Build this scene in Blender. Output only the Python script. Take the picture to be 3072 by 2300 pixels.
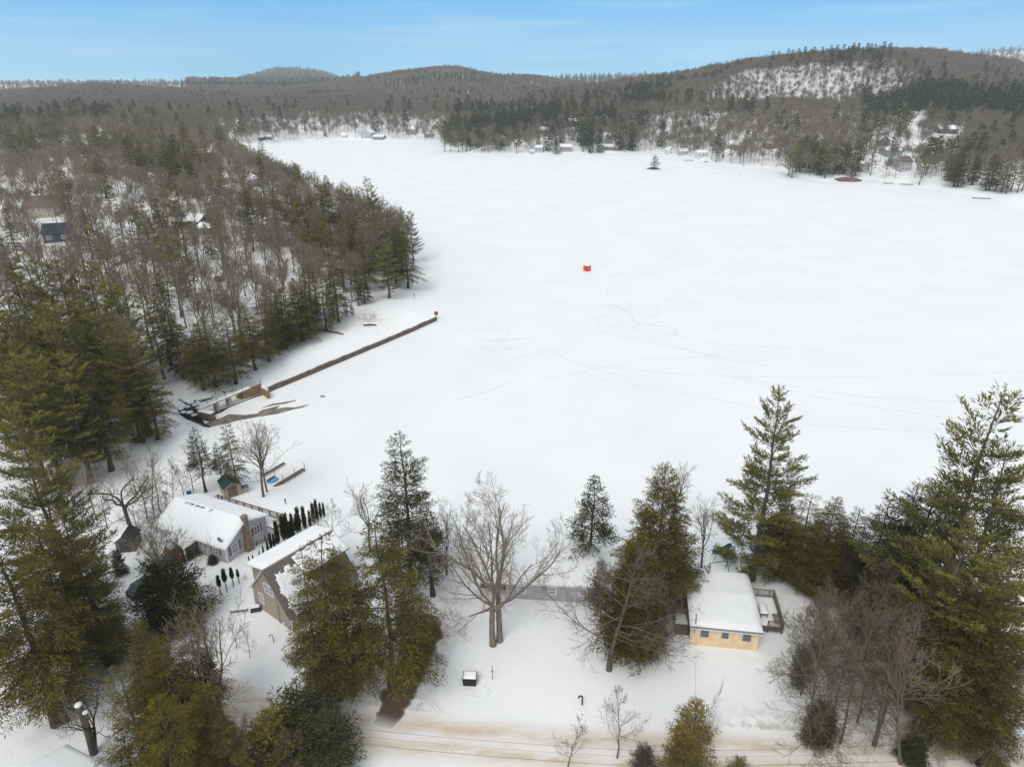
import bpy, math, random
import numpy as np
from mathutils import Vector, Matrix

R = math.radians
SC = bpy.context.scene
for o in list(bpy.data.objects):
    bpy.data.objects.remove(o)
C = SC.collection

# ------------------------------------------------------------------ camera, sky, sun, exposure
CAM_H, PITCH, FPX = 55.0, R(23.2), 2112.0
cam_d = bpy.data.cameras.new('camera')
cam = bpy.data.objects.new('camera', cam_d)
C.objects.link(cam)
cam.location = (0, 0, CAM_H)
cam.rotation_euler = (R(90) - PITCH, 0, 0)
cam_d.sensor_width = 36.0
cam_d.lens = FPX / 3072 * 36.0
cam_d.clip_start, cam_d.clip_end = 0.5, 20000
SC.camera = cam

SUN_EL, SUN_AZ = R(50), R(205)          # soft veiled winter sun, behind and left of the camera
world = bpy.data.worlds.new('World')
SC.world = world
world.use_nodes = True
wn, wl = world.node_tree.nodes, world.node_tree.links
wn.clear()
w_out = wn.new('ShaderNodeOutputWorld')
w_bg = wn.new('ShaderNodeBackground')
w_bg.inputs['Strength'].default_value = 0.10
nish = wn.new('ShaderNodeTexSky')
nish.sky_type = 'NISHITA'
nish.sun_disc = False
nish.sun_elevation = SUN_EL
nish.sun_rotation = SUN_AZ
w_tc = wn.new('ShaderNodeTexCoord')
w_sep = wn.new('ShaderNodeSeparateXYZ')
wl.new(w_tc.outputs['Generated'], w_sep.inputs[0])
ramp = wn.new('ShaderNodeValToRGB')      # open blue band above the horizon, by elevation (times ten: the background runs at 0.1)
wl.new(w_sep.outputs['Z'], ramp.inputs[0])
cr = ramp.color_ramp
cr.elements[0].position, cr.elements[0].color = 0.0, (.28, .70, .95, 1)
cr.elements[1].position, cr.elements[1].color = 0.085, (.095, .50, .94, 1)
e = cr.elements.new(0.012); e.color = (.17, .60, .94, 1)
e = cr.elements.new(0.045); e.color = (.12, .535, .94, 1)
band = wn.new('ShaderNodeVectorMath'); band.operation = 'SCALE'; band.inputs['Scale'].default_value = 10.0
wl.new(ramp.outputs[0], band.inputs[0])
# thin streaks of high cloud
w_map = wn.new('ShaderNodeMapping'); w_map.inputs['Scale'].default_value = (3, 3, 42)
w_map.inputs['Rotation'].default_value = (R(2.5), R(2), 0)
wl.new(w_tc.outputs['Generated'], w_map.inputs[0])
w_no = wn.new('ShaderNodeTexNoise'); w_no.inputs['Scale'].default_value = 1.6; w_no.inputs['Detail'].default_value = 6
wl.new(w_map.outputs[0], w_no.inputs['Vector'])
w_mr = wn.new('ShaderNodeMapRange')
w_mr.inputs['From Min'].default_value, w_mr.inputs['From Max'].default_value = .52, .80
w_mr.inputs['To Max'].default_value = .5
wl.new(w_no.outputs['Fac'], w_mr.inputs['Value'])
mx0 = wn.new('ShaderNodeMix'); mx0.data_type = 'RGBA'
wl.new(w_mr.outputs[0], mx0.inputs['Factor'])
wl.new(band.outputs[0], mx0.inputs['A'])
mx0.inputs['B'].default_value = (5.2, 8.0, 9.6, 1)
# the cloud sheet overhead: the daylight sky veiled with grey-white cloud, brighter towards the zenith
veil = wn.new('ShaderNodeMapRange')
veil.inputs['From Min'].default_value, veil.inputs['From Max'].default_value = .10, .95
veil.inputs['To Min'].default_value, veil.inputs['To Max'].default_value = 7.7, 8.1
wl.new(w_sep.outputs['Z'], veil.inputs['Value'])
vcol = wn.new('ShaderNodeVectorMath'); vcol.operation = 'SCALE'
vcol.inputs[0].default_value = (.985, .985, .985)
wl.new(veil.outputs[0], vcol.inputs['Scale'])
mx1 = wn.new('ShaderNodeMix'); mx1.data_type = 'RGBA'; mx1.inputs['Factor'].default_value = .86
wl.new(nish.outputs[0], mx1.inputs['A']); wl.new(vcol.outputs[0], mx1.inputs['B'])
edge = wn.new('ShaderNodeMapRange'); edge.interpolation_type = 'SMOOTHSTEP'
edge.inputs['From Min'].default_value, edge.inputs['From Max'].default_value = .11, .30
wl.new(w_sep.outputs['Z'], edge.inputs['Value'])
south = wn.new('ShaderNodeMapRange'); south.interpolation_type = 'SMOOTHSTEP'       # the blue opening lies to the north only
south.inputs['From Min'].default_value, south.inputs['From Max'].default_value = .25, -.35
wl.new(w_sep.outputs['Y'], south.inputs['Value'])
emax = wn.new('ShaderNodeMath'); emax.operation = 'MAXIMUM'
wl.new(edge.outputs[0], emax.inputs[0]); wl.new(south.outputs[0], emax.inputs[1])
mx2 = wn.new('ShaderNodeMix'); mx2.data_type = 'RGBA'
wl.new(emax.outputs[0], mx2.inputs['Factor'])
wl.new(mx0.outputs['Result'], mx2.inputs['A']); wl.new(mx1.outputs['Result'], mx2.inputs['B'])
wl.new(mx2.outputs['Result'], w_bg.inputs['Color'])
wl.new(w_bg.outputs[0], w_out.inputs['Surface'])

sun_d = bpy.data.lights.new('sun', 'SUN')
sun_d.energy, sun_d.angle, sun_d.color = 1.75, R(30), (1.0, .968, .925)
sun = bpy.data.objects.new('sun', sun_d)
C.objects.link(sun)
sd = Vector((math.cos(SUN_EL) * math.sin(SUN_AZ), math.cos(SUN_EL) * math.cos(SUN_AZ), math.sin(SUN_EL)))
sun.rotation_euler = sd.to_track_quat('Z', 'Y').to_euler()

vs = SC.view_settings
SC.display_settings.display_device = 'sRGB'
vs.view_transform = 'Standard'
vs.look = 'None'
vs.exposure = 0.03
vs.gamma = 1.0
vs.use_curve_mapping = False
SC.cycles.max_bounces = 7
SC.cycles.diffuse_bounces = 3
SC.cycles.glossy_bounces = 2
SC.cycles.transmission_bounces = 2
SC.cycles.volume_bounces = 1
SC.cycles.use_denoising = True

# ------------------------------------------------------------------ where a point of the photo stands on the land
CP, SP = math.cos(PITCH), math.sin(PITCH)
def ray(px, py):
    u, v = (px - 1536) / FPX, (1150 - py) / FPX
    return u, CP + v * SP, -SP + v * CP
def at(px, py, z=0.0):
    d = ray(px, py); t = (z - CAM_H) / d[2]
    return d[0] * t, d[1] * t
def z_seen(py, y):
    d = ray(1536, py)
    return CAM_H + d[2] * y / d[1]
S = 3072 / 2212

def sstep(a, b, x):
    t = np.clip((np.asarray(x, float) - a) / (b - a), 0, 1)
    return t * t * (3 - 2 * t)
def vnoise(x, y, seed=0):
    """smooth value noise on arrays"""
    xi, yi = np.floor(x).astype(np.int64), np.floor(y).astype(np.int64)
    fx, fy = x - xi, y - yi
    def h(a, b):
        n = (a * 374761393 + b * 668265263 + seed * 974711) & 0x7fffffff
        n = ((n ^ (n >> 13)) * 1274126177) & 0x7fffffff
        return ((n ^ (n >> 16)) & 0xffff) / 65535.0
    fx = fx * fx * (3 - 2 * fx); fy = fy * fy * (3 - 2 * fy)
    return (h(xi, yi) * (1 - fx) + h(xi + 1, yi) * fx) * (1 - fy) + (h(xi, yi + 1) * (1 - fx) + h(xi + 1, yi + 1) * fx) * fy
def fbm(x, y, seed=0, n=4):
    a, s, t = 0.0, 1.0, 0.0
    for k in range(n):
        a = a + s * vnoise(x * 2 ** k, y * 2 ** k, seed + k); t += s; s *= .5
    return a / t

LAKE_PX = [(690, 432), (760, 436), (850, 428), (1000, 421), (1150, 425), (1310, 427), (1345, 445), (1420, 465), (1570, 466), (1700, 464),
           (1890, 463), (1960, 458), (2050, 472), (2130, 490), (2200, 503), (2290, 505), (2350, 512), (2380, 533), (2470, 546), (2560, 544),
           (2620, 541), (2720, 552), (2760, 562), (2860, 579), (2950, 592), (3040, 617), (3120, 640), (3500, 760), (3900, 1000), (3700, 1350),
           (3072, 1560), (2800, 1600), (2500, 1610), (2250, 1600), (2000, 1570), (1700, 1550), (1400, 1535), (1150, 1520), (1000, 1490),
           (900, 1455), (800, 1420), (740, 1375), (690, 1320), (640, 1282), (600, 1262), (575, 1240), (640, 1215), (790, 1166), (1050, 1069),
           (1312, 955), (1300, 900), (1262, 835), (1272, 790), (1230, 745), (1150, 690), (1000, 620), (880, 560), (760, 495), (690, 450)]
LAKE = np.array([at(a, b, 0) for a, b in LAKE_PX])
def lake_dist(x, y):
    """signed distance to the shore: negative on the ice"""
    x = np.asarray(x, float); y = np.asarray(y, float)
    best = np.full(x.shape, 1e9); ins = np.zeros(x.shape, bool)
    n = len(LAKE)
    for i in range(n):
        ax, ay = LAKE[i]; bx, by = LAKE[(i + 1) % n]
        ex, ey = bx - ax, by - ay
        t = np.clip(((x - ax) * ex + (y - ay) * ey) / (ex * ex + ey * ey), 0, 1)
        best = np.minimum(best, (x - ax - t * ex) ** 2 + (y - ay - t * ey) ** 2)
        c = (ay > y) != (by > y)
        ins ^= c & (x < (bx - ax) * (y - ay) / (by - ay + 1e-12) + ax)
    d = np.sqrt(best)
    return np.where(ins, -d, d)

def tane(py):
    v = (1150 - np.asarray(py, float)) / FPX
    return (-SP + v * CP) / (CP + v * SP)
RIDGES = [   # foot depth, crest depth, tree height there, [(px, skyline py)], power
    (170, 1500, 15, [(-600, 285), (0, 276), (150, 264), (300, 255), (400, 262), (560, 268), (720, 271), (900, 268), (1100, 262), (1300, 262), (1500, 275)], 1.1),
    (780, 1650, 15, [(700, 300), (850, 275), (930, 264), (1000, 252), (1100, 229), (1200, 211), (1320, 198), (1370, 199), (1450, 216), (1520, 226), (1600, 229), (1700, 243), (1800, 250), (2000, 275)], 1.25),
    (430, 1050, 17, [(1500, 300), (1650, 268), (1750, 254), (1850, 241), (1950, 226), (2000, 219), (2100, 201), (2250, 176), (2400, 161), (2550, 152), (2700, 143), (2800, 144), (2900, 161), (2970, 168), (3072, 184), (3400, 220)], 1.05),
    (2000, 4000, 0, [(560, 300), (650, 262), (720, 248), (780, 232), (830, 221), (900, 219), (960, 226), (1010, 242), (1080, 275)], 1.5),
    (1500, 2700, 0, [(2500, 260), (2800, 190), (2930, 170), (3000, 160), (3072, 157), (3300, 150), (3600, 170)], 1.4),
    (1500, 2600, 0, [(1300, 290), (1500, 258), (1700, 246), (1780, 244), (1900, 240), (2100, 250)], 1.3),
]
def hill(x, y):
    h = np.zeros(np.shape(x))
    yy = np.maximum(y, 1.0)
    px = 1536 + FPX * x / (yy * CP)
    for k_, (y0, yr, th, line, pw) in enumerate(RIDGES):
        a = np.array(line, float)
        crest = CAM_H + yr * tane(np.interp(px, a[:, 0], a[:, 1])) - th
        t = np.clip((yy - y0) / (yr - y0), 0, None)
        prof = np.where(t < 1, np.power(np.minimum(t, 1), pw), np.maximum(0, 1 - .5 * np.power(np.maximum(t - 1, 0), 1.5)))
        if k_ == 2:      # the bare rocky step half way up the right hand hill
            w = sstep(2080, 2250, px) * sstep(2760, 2640, px)
            step = .72 * t + (.86 - .40) * sstep(.50, .63, t) - .18 * sstep(.63, 1.0, t)
            prof = np.where(t < 1, prof * (1 - w) + w * np.minimum(step, 1.0), prof)
        h = np.maximum(h, np.maximum(crest, 0) * prof)
    return h
def hgt(x, y):
    x = np.asarray(x, float); y = np.asarray(y, float)
    d = lake_dist(x, y)
    land = 1.3 * sstep(0, 7, d) - 1.6 * sstep(0, 5, -d)
    far = sstep(130, 300, y)
    n = (fbm(x / 9, y / 9, 5, 3) - .5) * .28 + (fbm(x / 45, y / 45, 9, 3) - .5) * (.3 + 7 * far)
    h = hill(x, y) * sstep(0, 90, d)
    # the wooded left bank climbs a little from the brook
    bank = 4.5 * sstep(-50, -95, x) * sstep(85, 150, y) * (1 - far)
    land = land - 1.25 * np.exp(-(((x + 30.5) / 4.5) ** 2 + ((y - 77.5) / 3.5) ** 2))
    return land + (n + h + bank) * sstep(2, 25, d) + far * 2.2 * sstep(4, 22, d)
def h1(x, y):
    return float(hgt(np.array([x]), np.array([y]))[0])
TS = np.concatenate([np.linspace(40, 200, 320), np.geomspace(201, 6000, 700)])
def G(px, py, up=0.0):
    """world point where the ray through a photo pixel meets the land (or UP metres above it)"""
    d = np.array(ray(px, py)); d = d / np.linalg.norm(d)
    P = TS[:, None] * d[None, :]
    zz = CAM_H + P[:, 2]
    g = np.maximum(hgt(P[:, 0], P[:, 1]), 0) + up
    k = np.argmax(zz < g)
    if zz[k] >= g[k]: k = len(TS) - 1
    k = max(k, 1)
    a, b = zz[k - 1] - g[k - 1], g[k] - zz[k]
    t = TS[k - 1] + (TS[k] - TS[k - 1]) * a / max(a + b, 1e-9)
    return d[0] * t, d[1] * t, max(h1(d[0] * t, d[1] * t), 0)
def g2(px, py, up=0.0):
    return G(px * S, py * S, up)

# ------------------------------------------------------------------ materials
def nodes(name):
    m = bpy.data.materials.new(name); m.use_nodes = True
    nt = m.node_tree; nt.nodes.clear()
    out = nt.nodes.new('ShaderNodeOutputMaterial')
    return m, nt, out
def plain(name, col, rough=.7, noise=.25, scale=3.0, metal=0.0, bump=0.0, coord='Object', spec=.3, stretch=(1, 1, 1)):
    m, nt, out = nodes(name)
    b = nt.nodes.new('ShaderNodeBsdfPrincipled')
    b.inputs['Roughness'].default_value = rough; b.inputs['Metallic'].default_value = metal
    b.inputs['Specular IOR Level'].default_value = spec
    tc = nt.nodes.new('ShaderNodeTexCoord'); mp = nt.nodes.new('ShaderNodeMapping'); mp.inputs['Scale'].default_value = stretch
    nt.links.new(tc.outputs[coord], mp.inputs[0])
    n = nt.nodes.new('ShaderNodeTexNoise'); n.inputs['Scale'].default_value = scale; n.inputs['Detail'].default_value = 6
    n.inputs['Roughness'].default_value = .65
    nt.links.new(mp.outputs[0], n.inputs['Vector'])
    r = nt.nodes.new('ShaderNodeValToRGB')
    r.color_ramp.elements[0].position, r.color_ramp.elements[1].position = .3, .72
    r.color_ramp.elements[0].color = (*[c * (1 - noise) for c in col], 1)
    r.color_ramp.elements[1].color = (*[min(1, c * (1 + noise)) for c in col], 1)
    nt.links.new(n.outputs['Fac'], r.inputs[0]); nt.links.new(r.outputs[0], b.inputs['Base Color'])
    if bump:
        bp = nt.nodes.new('ShaderNodeBump'); bp.inputs['Strength'].default_value = bump; bp.inputs['Distance'].default_value = .05
        nt.links.new(n.outputs['Fac'], bp.inputs['Height']); nt.links.new(bp.outputs[0], b.inputs['Normal'])
    nt.links.new(b.outputs[0], out.inputs[0])
    return m
def siding(name, col, pitch=.14, axis='Z', depth=.5):
    """lapped boards: a saw-tooth bump, slightly weathered"""
    m, nt, out = nodes(name)
    b = nt.nodes.new('ShaderNodeBsdfPrincipled'); b.inputs['Roughness'].default_value = .6
    tc = nt.nodes.new('ShaderNodeTexCoord')
    w = nt.nodes.new('ShaderNodeTexWave'); w.wave_type = 'BANDS'; w.bands_direction = axis; w.wave_profile = 'SAW'
    w.inputs['Scale'].default_value = .314 / pitch
    nt.links.new(tc.outputs['Object'], w.inputs['Vector'])
    n = nt.nodes.new('ShaderNodeTexNoise'); n.inputs['Scale'].default_value = 1.3; n.inputs['Detail'].default_value = 5
    nt.links.new(tc.outputs['Object'], n.inputs['Vector'])
    r = nt.nodes.new('ShaderNodeValToRGB')
    r.color_ramp.elements[0].position, r.color_ramp.elements[1].position = .3, .7
    r.color_ramp.elements[0].color = (*[c * .86 for c in col], 1); r.color_ramp.elements[1].color = (*[min(1, c * 1.08) for c in col], 1)
    nt.links.new(n.outputs['Fac'], r.inputs[0]); nt.links.new(r.outputs[0], b.inputs['Base Color'])
    bp = nt.nodes.new('ShaderNodeBump'); bp.inputs['Strength'].default_value = depth; bp.inputs['Distance'].default_value = .03
    nt.links.new(w.outputs['Fac'], bp.inputs['Height']); nt.links.new(bp.outputs[0], b.inputs['Normal'])
    nt.links.new(b.outputs[0], out.inputs[0])
    return m
def snow_mat(name, stain=False, k=1.0):
    m, nt, out = nodes(name)
    L = nt.links
    b = nt.nodes.new('ShaderNodeBsdfPrincipled')
    b.inputs['Roughness'].default_value = .75; b.inputs['Specular IOR Level'].default_value = .15
    tc = nt.nodes.new('ShaderNodeTexCoord')
    n1 = nt.nodes.new('ShaderNodeTexNoise'); n1.inputs['Scale'].default_value = .06; n1.inputs['Detail'].default_value = 7
    n2 = nt.nodes.new('ShaderNodeTexNoise'); n2.inputs['Scale'].default_value = 1.1; n2.inputs['Detail'].default_value = 8; n2.inputs['Roughness'].default_value = .7
    L.new(tc.outputs['Object'], n1.inputs['Vector']); L.new(tc.outputs['Object'], n2.inputs['Vector'])
    r = nt.nodes.new('ShaderNodeValToRGB')
    r.color_ramp.elements[0].position, r.color_ramp.elements[1].position = .35, .65
    r.color_ramp.elements[0].color = (.82 * k, .845 * k, .862 * k, 1); r.color_ramp.elements[1].color = (.87 * k, .888 * k, .90 * k, 1)
    L.new(n1.outputs['Fac'], r.inputs[0])
    col = r.outputs[0]
    if stain:
        at_ = nt.nodes.new('ShaderNodeAttribute'); at_.attribute_name = 'stain'
        n3 = nt.nodes.new('ShaderNodeTexNoise'); n3.inputs['Scale'].default_value = .9; n3.inputs['Detail'].default_value = 9; n3.inputs['Roughness'].default_value = .75
        L.new(tc.outputs['Object'], n3.inputs['Vector'])
        mr = nt.nodes.new('ShaderNodeMapRange'); mr.inputs['From Min'].default_value, mr.inputs['From Max'].default_value = .42, .72
        L.new(n3.outputs['Fac'], mr.inputs['Value'])
        mu = nt.nodes.new('ShaderNodeMath'); mu.operation = 'MULTIPLY'; mu.use_clamp = True
        L.new(mr.outputs[0], mu.inputs[0]); L.new(at_.outputs['Fac'], mu.inputs[1])
        mx = nt.nodes.new('ShaderNodeMix'); mx.data_type = 'RGBA'
        mx.inputs['B'].default_value = (.33, .24, .15, 1)
        L.new(mu.outputs[0], mx.inputs['Factor']); L.new(col, mx.inputs['A'])
        col = mx.outputs['Result']
    L.new(col, b.inputs['Base Color'])
    bp = nt.nodes.new('ShaderNodeBump'); bp.inputs['Strength'].default_value = .32 if stain else .2; bp.inputs['Distance'].default_value = .3
    L.new(n2.outputs['Fac'], bp.inputs['Height']); L.new(bp.outputs[0], b.inputs['Normal'])
    L.new(b.outputs[0], out.inputs[0])
    return m
def road_mat(name, sand, cover):
    """packed snow with sand worked into it along the ribbon (uv: x across, y along)"""
    m, nt, out = nodes(name); L = nt.links
    b = nt.nodes.new('ShaderNodeBsdfPrincipled'); b.inputs['Roughness'].default_value = .8; b.inputs['Specular IOR Level'].default_value = .15
    tc = nt.nodes.new('ShaderNodeTexCoord')
    at_ = nt.nodes.new('ShaderNodeAttribute'); at_.attribute_name = 'stain'
    n = nt.nodes.new('ShaderNodeTexNoise'); n.inputs['Scale'].default_value = .55; n.inputs['Detail'].default_value = 9; n.inputs['Roughness'].default_value = .72
    mp = nt.nodes.new('ShaderNodeMapping'); mp.inputs['Scale'].default_value = (.45, 1.5, 1)
    L.new(tc.outputs['Object'], mp.inputs[0]); L.new(mp.outputs[0], n.inputs['Vector'])
    mr = nt.nodes.new('ShaderNodeMapRange'); mr.inputs['From Min'].default_value, mr.inputs['From Max'].default_value = cover, cover + .34
    L.new(n.outputs['Fac'], mr.inputs['Value'])
    mu = nt.nodes.new('ShaderNodeMath'); mu.operation = 'MULTIPLY'; mu.use_clamp = True
    L.new(mr.outputs[0], mu.inputs[0]); L.new(at_.outputs['Fac'], mu.inputs[1])
    mx = nt.nodes.new('ShaderNodeMix'); mx.data_type = 'RGBA'
    mx.inputs['A'].default_value = (.83, .845, .855, 1); mx.inputs['B'].default_value = (*sand, 1)
    L.new(mu.outputs[0], mx.inputs['Factor']); L.new(mx.outputs['Result'], b.inputs['Base Color'])
    bp = nt.nodes.new('ShaderNodeBump'); bp.inputs['Strength'].default_value = .3; bp.inputs['Distance'].default_value = .12
    L.new(n.outputs['Fac'], bp.inputs['Height']); L.new(bp.outputs[0], b.inputs['Normal'])
    L.new(b.outputs[0], out.inputs[0])
    return m
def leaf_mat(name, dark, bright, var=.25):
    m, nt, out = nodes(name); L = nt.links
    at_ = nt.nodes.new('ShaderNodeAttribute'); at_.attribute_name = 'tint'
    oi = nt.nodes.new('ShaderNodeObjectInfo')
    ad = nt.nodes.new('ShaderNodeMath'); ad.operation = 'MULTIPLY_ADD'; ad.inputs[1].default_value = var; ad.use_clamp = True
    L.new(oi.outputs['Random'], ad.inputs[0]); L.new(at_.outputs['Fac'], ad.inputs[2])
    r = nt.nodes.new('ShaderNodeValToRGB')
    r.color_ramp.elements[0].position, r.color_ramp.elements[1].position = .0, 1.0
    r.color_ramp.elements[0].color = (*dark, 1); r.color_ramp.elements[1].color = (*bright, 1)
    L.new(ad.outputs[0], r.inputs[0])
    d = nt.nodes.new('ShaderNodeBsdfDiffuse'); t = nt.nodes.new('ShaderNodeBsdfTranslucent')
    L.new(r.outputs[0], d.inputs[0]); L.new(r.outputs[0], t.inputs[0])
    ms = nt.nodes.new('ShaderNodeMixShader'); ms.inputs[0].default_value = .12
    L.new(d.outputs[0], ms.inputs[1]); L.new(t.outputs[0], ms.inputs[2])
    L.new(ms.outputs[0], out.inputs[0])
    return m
def glass_mat(name, col=(.10, .12, .14)):
    m, nt, out = nodes(name)
    b = nt.nodes.new('ShaderNodeBsdfPrincipled')
    b.inputs['Base Color'].default_value = (*col, 1); b.inputs['Roughness'].default_value = .08; b.inputs['Specular IOR Level'].default_value = .6
    nt.links.new(b.outputs[0], out.inputs[0])
    return m
M = dict(
    snow=snow_mat('snow'), ground=snow_mat('snowy ground', True), ice=snow_mat('snow on ice', False, .955),
    road=road_mat('sanded packed snow', (.56, .45, .31), .24), lane=road_mat('wet earth drive', (.105, .075, .05), .06),
    sand=road_mat('dead grass in snow', (.50, .33, .14), .40),
    track=plain('scuffed snow', (.70, .725, .74), .85, .12, 2.0), slush=plain('wet brown ice', (.21, .185, .16), .25, .5, .5, coord='Object'),
    water=plain('open water', (.022, .022, .022), .08, .3, .6),
    hemlock=leaf_mat('hemlock foliage', (.026, .031, .010), (.18, .153, .036)), cedar=leaf_mat('cedar foliage', (.026, .030, .008), (.165, .134, .026)),
    pine=leaf_mat('pine foliage', (.036, .046, .016), (.25, .235, .066)), spruce=leaf_mat('spruce foliage', (.020, .026, .011), (.10, .105, .040)),
    dead=leaf_mat('brown thin foliage', (.040, .034, .024), (.13, .105, .07)), gold=leaf_mat('yellowing pine foliage', (.075, .06, .02), (.27, .19, .05)),
    thuja=leaf_mat('hedge foliage', (.018, .024, .008), (.060, .066, .02)),
    farleaf=leaf_mat('distant evergreen foliage', (.034, .044, .018), (.115, .122, .046), .35),
    bark=plain('grey brown bark', (.125, .102, .082), .9, .4, 2.5, stretch=(1, 1, .35), bump=.4), twig=plain('twigs', (.215, .176, .134), .9, .3, 2),
    twig_tan=plain('tan twigs', (.145, .118, .082), .9, .3, 2), bark_dark=plain('dark bark', (.062, .05, .04), .9, .4, 3, stretch=(1, 1, .35), bump=.4),
    fartwig=leaf_mat('distant bare twigs', (.172, .146, .118), (.325, .275, .22), .55),
    birch=plain('pale bark', (.42, .38, .34), .85, .35, 5),
    clap_grey=siding('pale grey siding', (.46, .46, .49)), clap_tan=siding('tan siding', (.36, .32, .255), .15), clap_mid=siding('mid grey siding', (.43, .425, .44)),
    clap_yellow=siding('yellow siding', (.82, .64, .40), .13, depth=.35), clap_white=siding('white siding', (.68, .68, .67)),
    clap_olive=siding('olive siding', (.24, .22, .13)), clap_blue=siding('blue siding', (.20, .245, .275)), clap_navy=siding('navy siding', (.035, .04, .07)),  # olive also stands in for the yellow cottage's left wall in shade
    clap_brown=siding('brown siding', (.16, .115, .085)), trim=plain('white trim', (.74, .75, .76), .5, .06), trim_grey=plain('grey trim', (.25, .26, .28), .6, .15),
    shingle=plain('weathered shingles', (.155, .135, .12), .9, .3, 5, bump=.3), shingle_brown=plain('brown shingles', (.145, .112, .092), .9, .25, 4, bump=.3),
    shingle_dark=plain('dark shingles', (.035, .038, .048), .9, .25, 4, bump=.3), shingle_green=plain('green metal roof', (.028, .060, .050), .5, .2, 2),
    glass=glass_mat('window glass'), pane_pale=glass_mat('window glass with blind', (.30, .31, .33)), shutter=plain('mauve shutters', (.20, .155, .165), .6, .12),
    brick=plain('tan brick', (.24, .19, .135), .9, .35, 7, bump=.4), concrete=plain('concrete', (.34, .31, .27), .9, .25, 1.5), concrete_brown=plain('stained concrete', (.135, .103, .082), .9, .4, 1.0, bump=.3),
    rust=plain('rusty ochre concrete', (.25, .175, .075), .85, .35, 1.4), deck=plain('red brown deck wood', (.165, .108, .085), .75, .3, 4), deck_grey=plain('weathered deck wood', (.155, .12, .10), .8, .3, 4),
    redpaint=plain('red painted wood', (.42, .09, .055), .6, .2, 3), red=plain('red canvas', (.62, .035, .03), .55, .15, 2), redlight=plain('bright red canvas', (.75, .09, .07), .5, .1, 2),
    rustred=plain('rust red metal', (.25, .055, .035), .7, .35, 3), black=plain('black plastic', (.014, .014, .017), .4, .2, 3), blackpaint=plain('black car paint', (.016, .017, .02), .18, .1, 2, spec=.6),
    tarp=plain('dark tarpaulin', (.045, .048, .052), .6, .3, 2), teal=plain('teal plastic', (.012, .075, .085), .4, .1, 2), blue=plain('blue plastic', (.02, .10, .33), .4, .15, 2),
    kayak=plain('light blue plastic', (.03, .33, .58), .3, .2, 1.2), kayak_green=plain('green blue plastic', (.08, .45, .42), .3, .2, 1.2), metal=plain('grey metal', (.22, .22, .23), .45, .2, 4, metal=.6), pipe=plain('black pipe', (.02, .02, .022), .35, .1),
    rock=plain('dark rock', (.095, .088, .082), .9, .4, 1.5, bump=.5), twig_pale=plain('pale maple twigs', (.25, .215, .175), .9, .25, 2), bark_pale=plain('pale grey bark', (.19, .165, .135), .9, .4, 2.5, stretch=(1, 1, .35), bump=.4), wood=plain('grey wood', (.20, .17, .14), .9, .35, 4, stretch=(1, 1, .3)), straw=plain('dead brush', (.36, .25, .15), .9, .3, 3),
    wire=plain('wire', (.05, .05, .055), .5, .1), tyre=plain('tyre rubber', (.02, .02, .02), .9, .1), carglass=glass_mat('dark car glass', (.012, .013, .015)), lamp=plain('headlight glass', (.5, .5, .5), .15, .1), weathered=plain('weathered fence', (.30, .27, .24), .9, .3, 3))

# ------------------------------------------------------------------ mesh helpers
def np_mesh(name, V, quads=None, tris=None, tint=None, smooth=False, mat=None, attr='tint'):
    me = bpy.data.meshes.new(name)
    V = np.asarray(V, np.float32)
    nq = 0 if quads is None else len(quads); nt_ = 0 if tris is None else len(tris)
    me.vertices.add(len(V)); me.vertices.foreach_set('co', V.ravel())
    idx = []; start = []; tot = 0
    if nq: idx.append(np.asarray(quads, np.int32).ravel()); start.append(np.arange(nq, dtype=np.int32) * 4); tot = nq * 4
    if nt_: idx.append(np.asarray(tris, np.int32).ravel()); start.append(tot + np.arange(nt_, dtype=np.int32) * 3); tot += nt_ * 3
    me.loops.add(tot); me.loops.foreach_set('vertex_index', np.concatenate(idx))
    me.polygons.add(nq + nt_); me.polygons.foreach_set('loop_start', np.concatenate(start))
    if smooth: me.polygons.foreach_set('use_smooth', np.ones(nq + nt_, bool))
    if tint is not None:
        a = me.attributes.new(attr, 'FLOAT', 'POINT'); a.data.foreach_set('value', np.asarray(tint, np.float32))
    me.update(calc_edges=True)
    if mat: me.materials.append(mat)
    return me
def link(name, me, parent=None):
    o = bpy.data.objects.new(name, me); C.objects.link(o)
    if parent is not None: o.parent = parent
    return o
def tag(o, label=None, cat=None, group=None, kind=None):
    if label: o['label'] = label
    if cat: o['category'] = cat
    if group: o['group'] = group
    if kind: o['kind'] = kind
    return o
def thing(name, label, cat, loc=(0, 0, 0), rz=0.0, group=None):
    o = bpy.data.objects.new(name, None); C.objects.link(o)
    o.location = loc; o.rotation_euler = (0, 0, rz); o.empty_display_size = .3
    return tag(o, label, cat, group)
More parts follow.
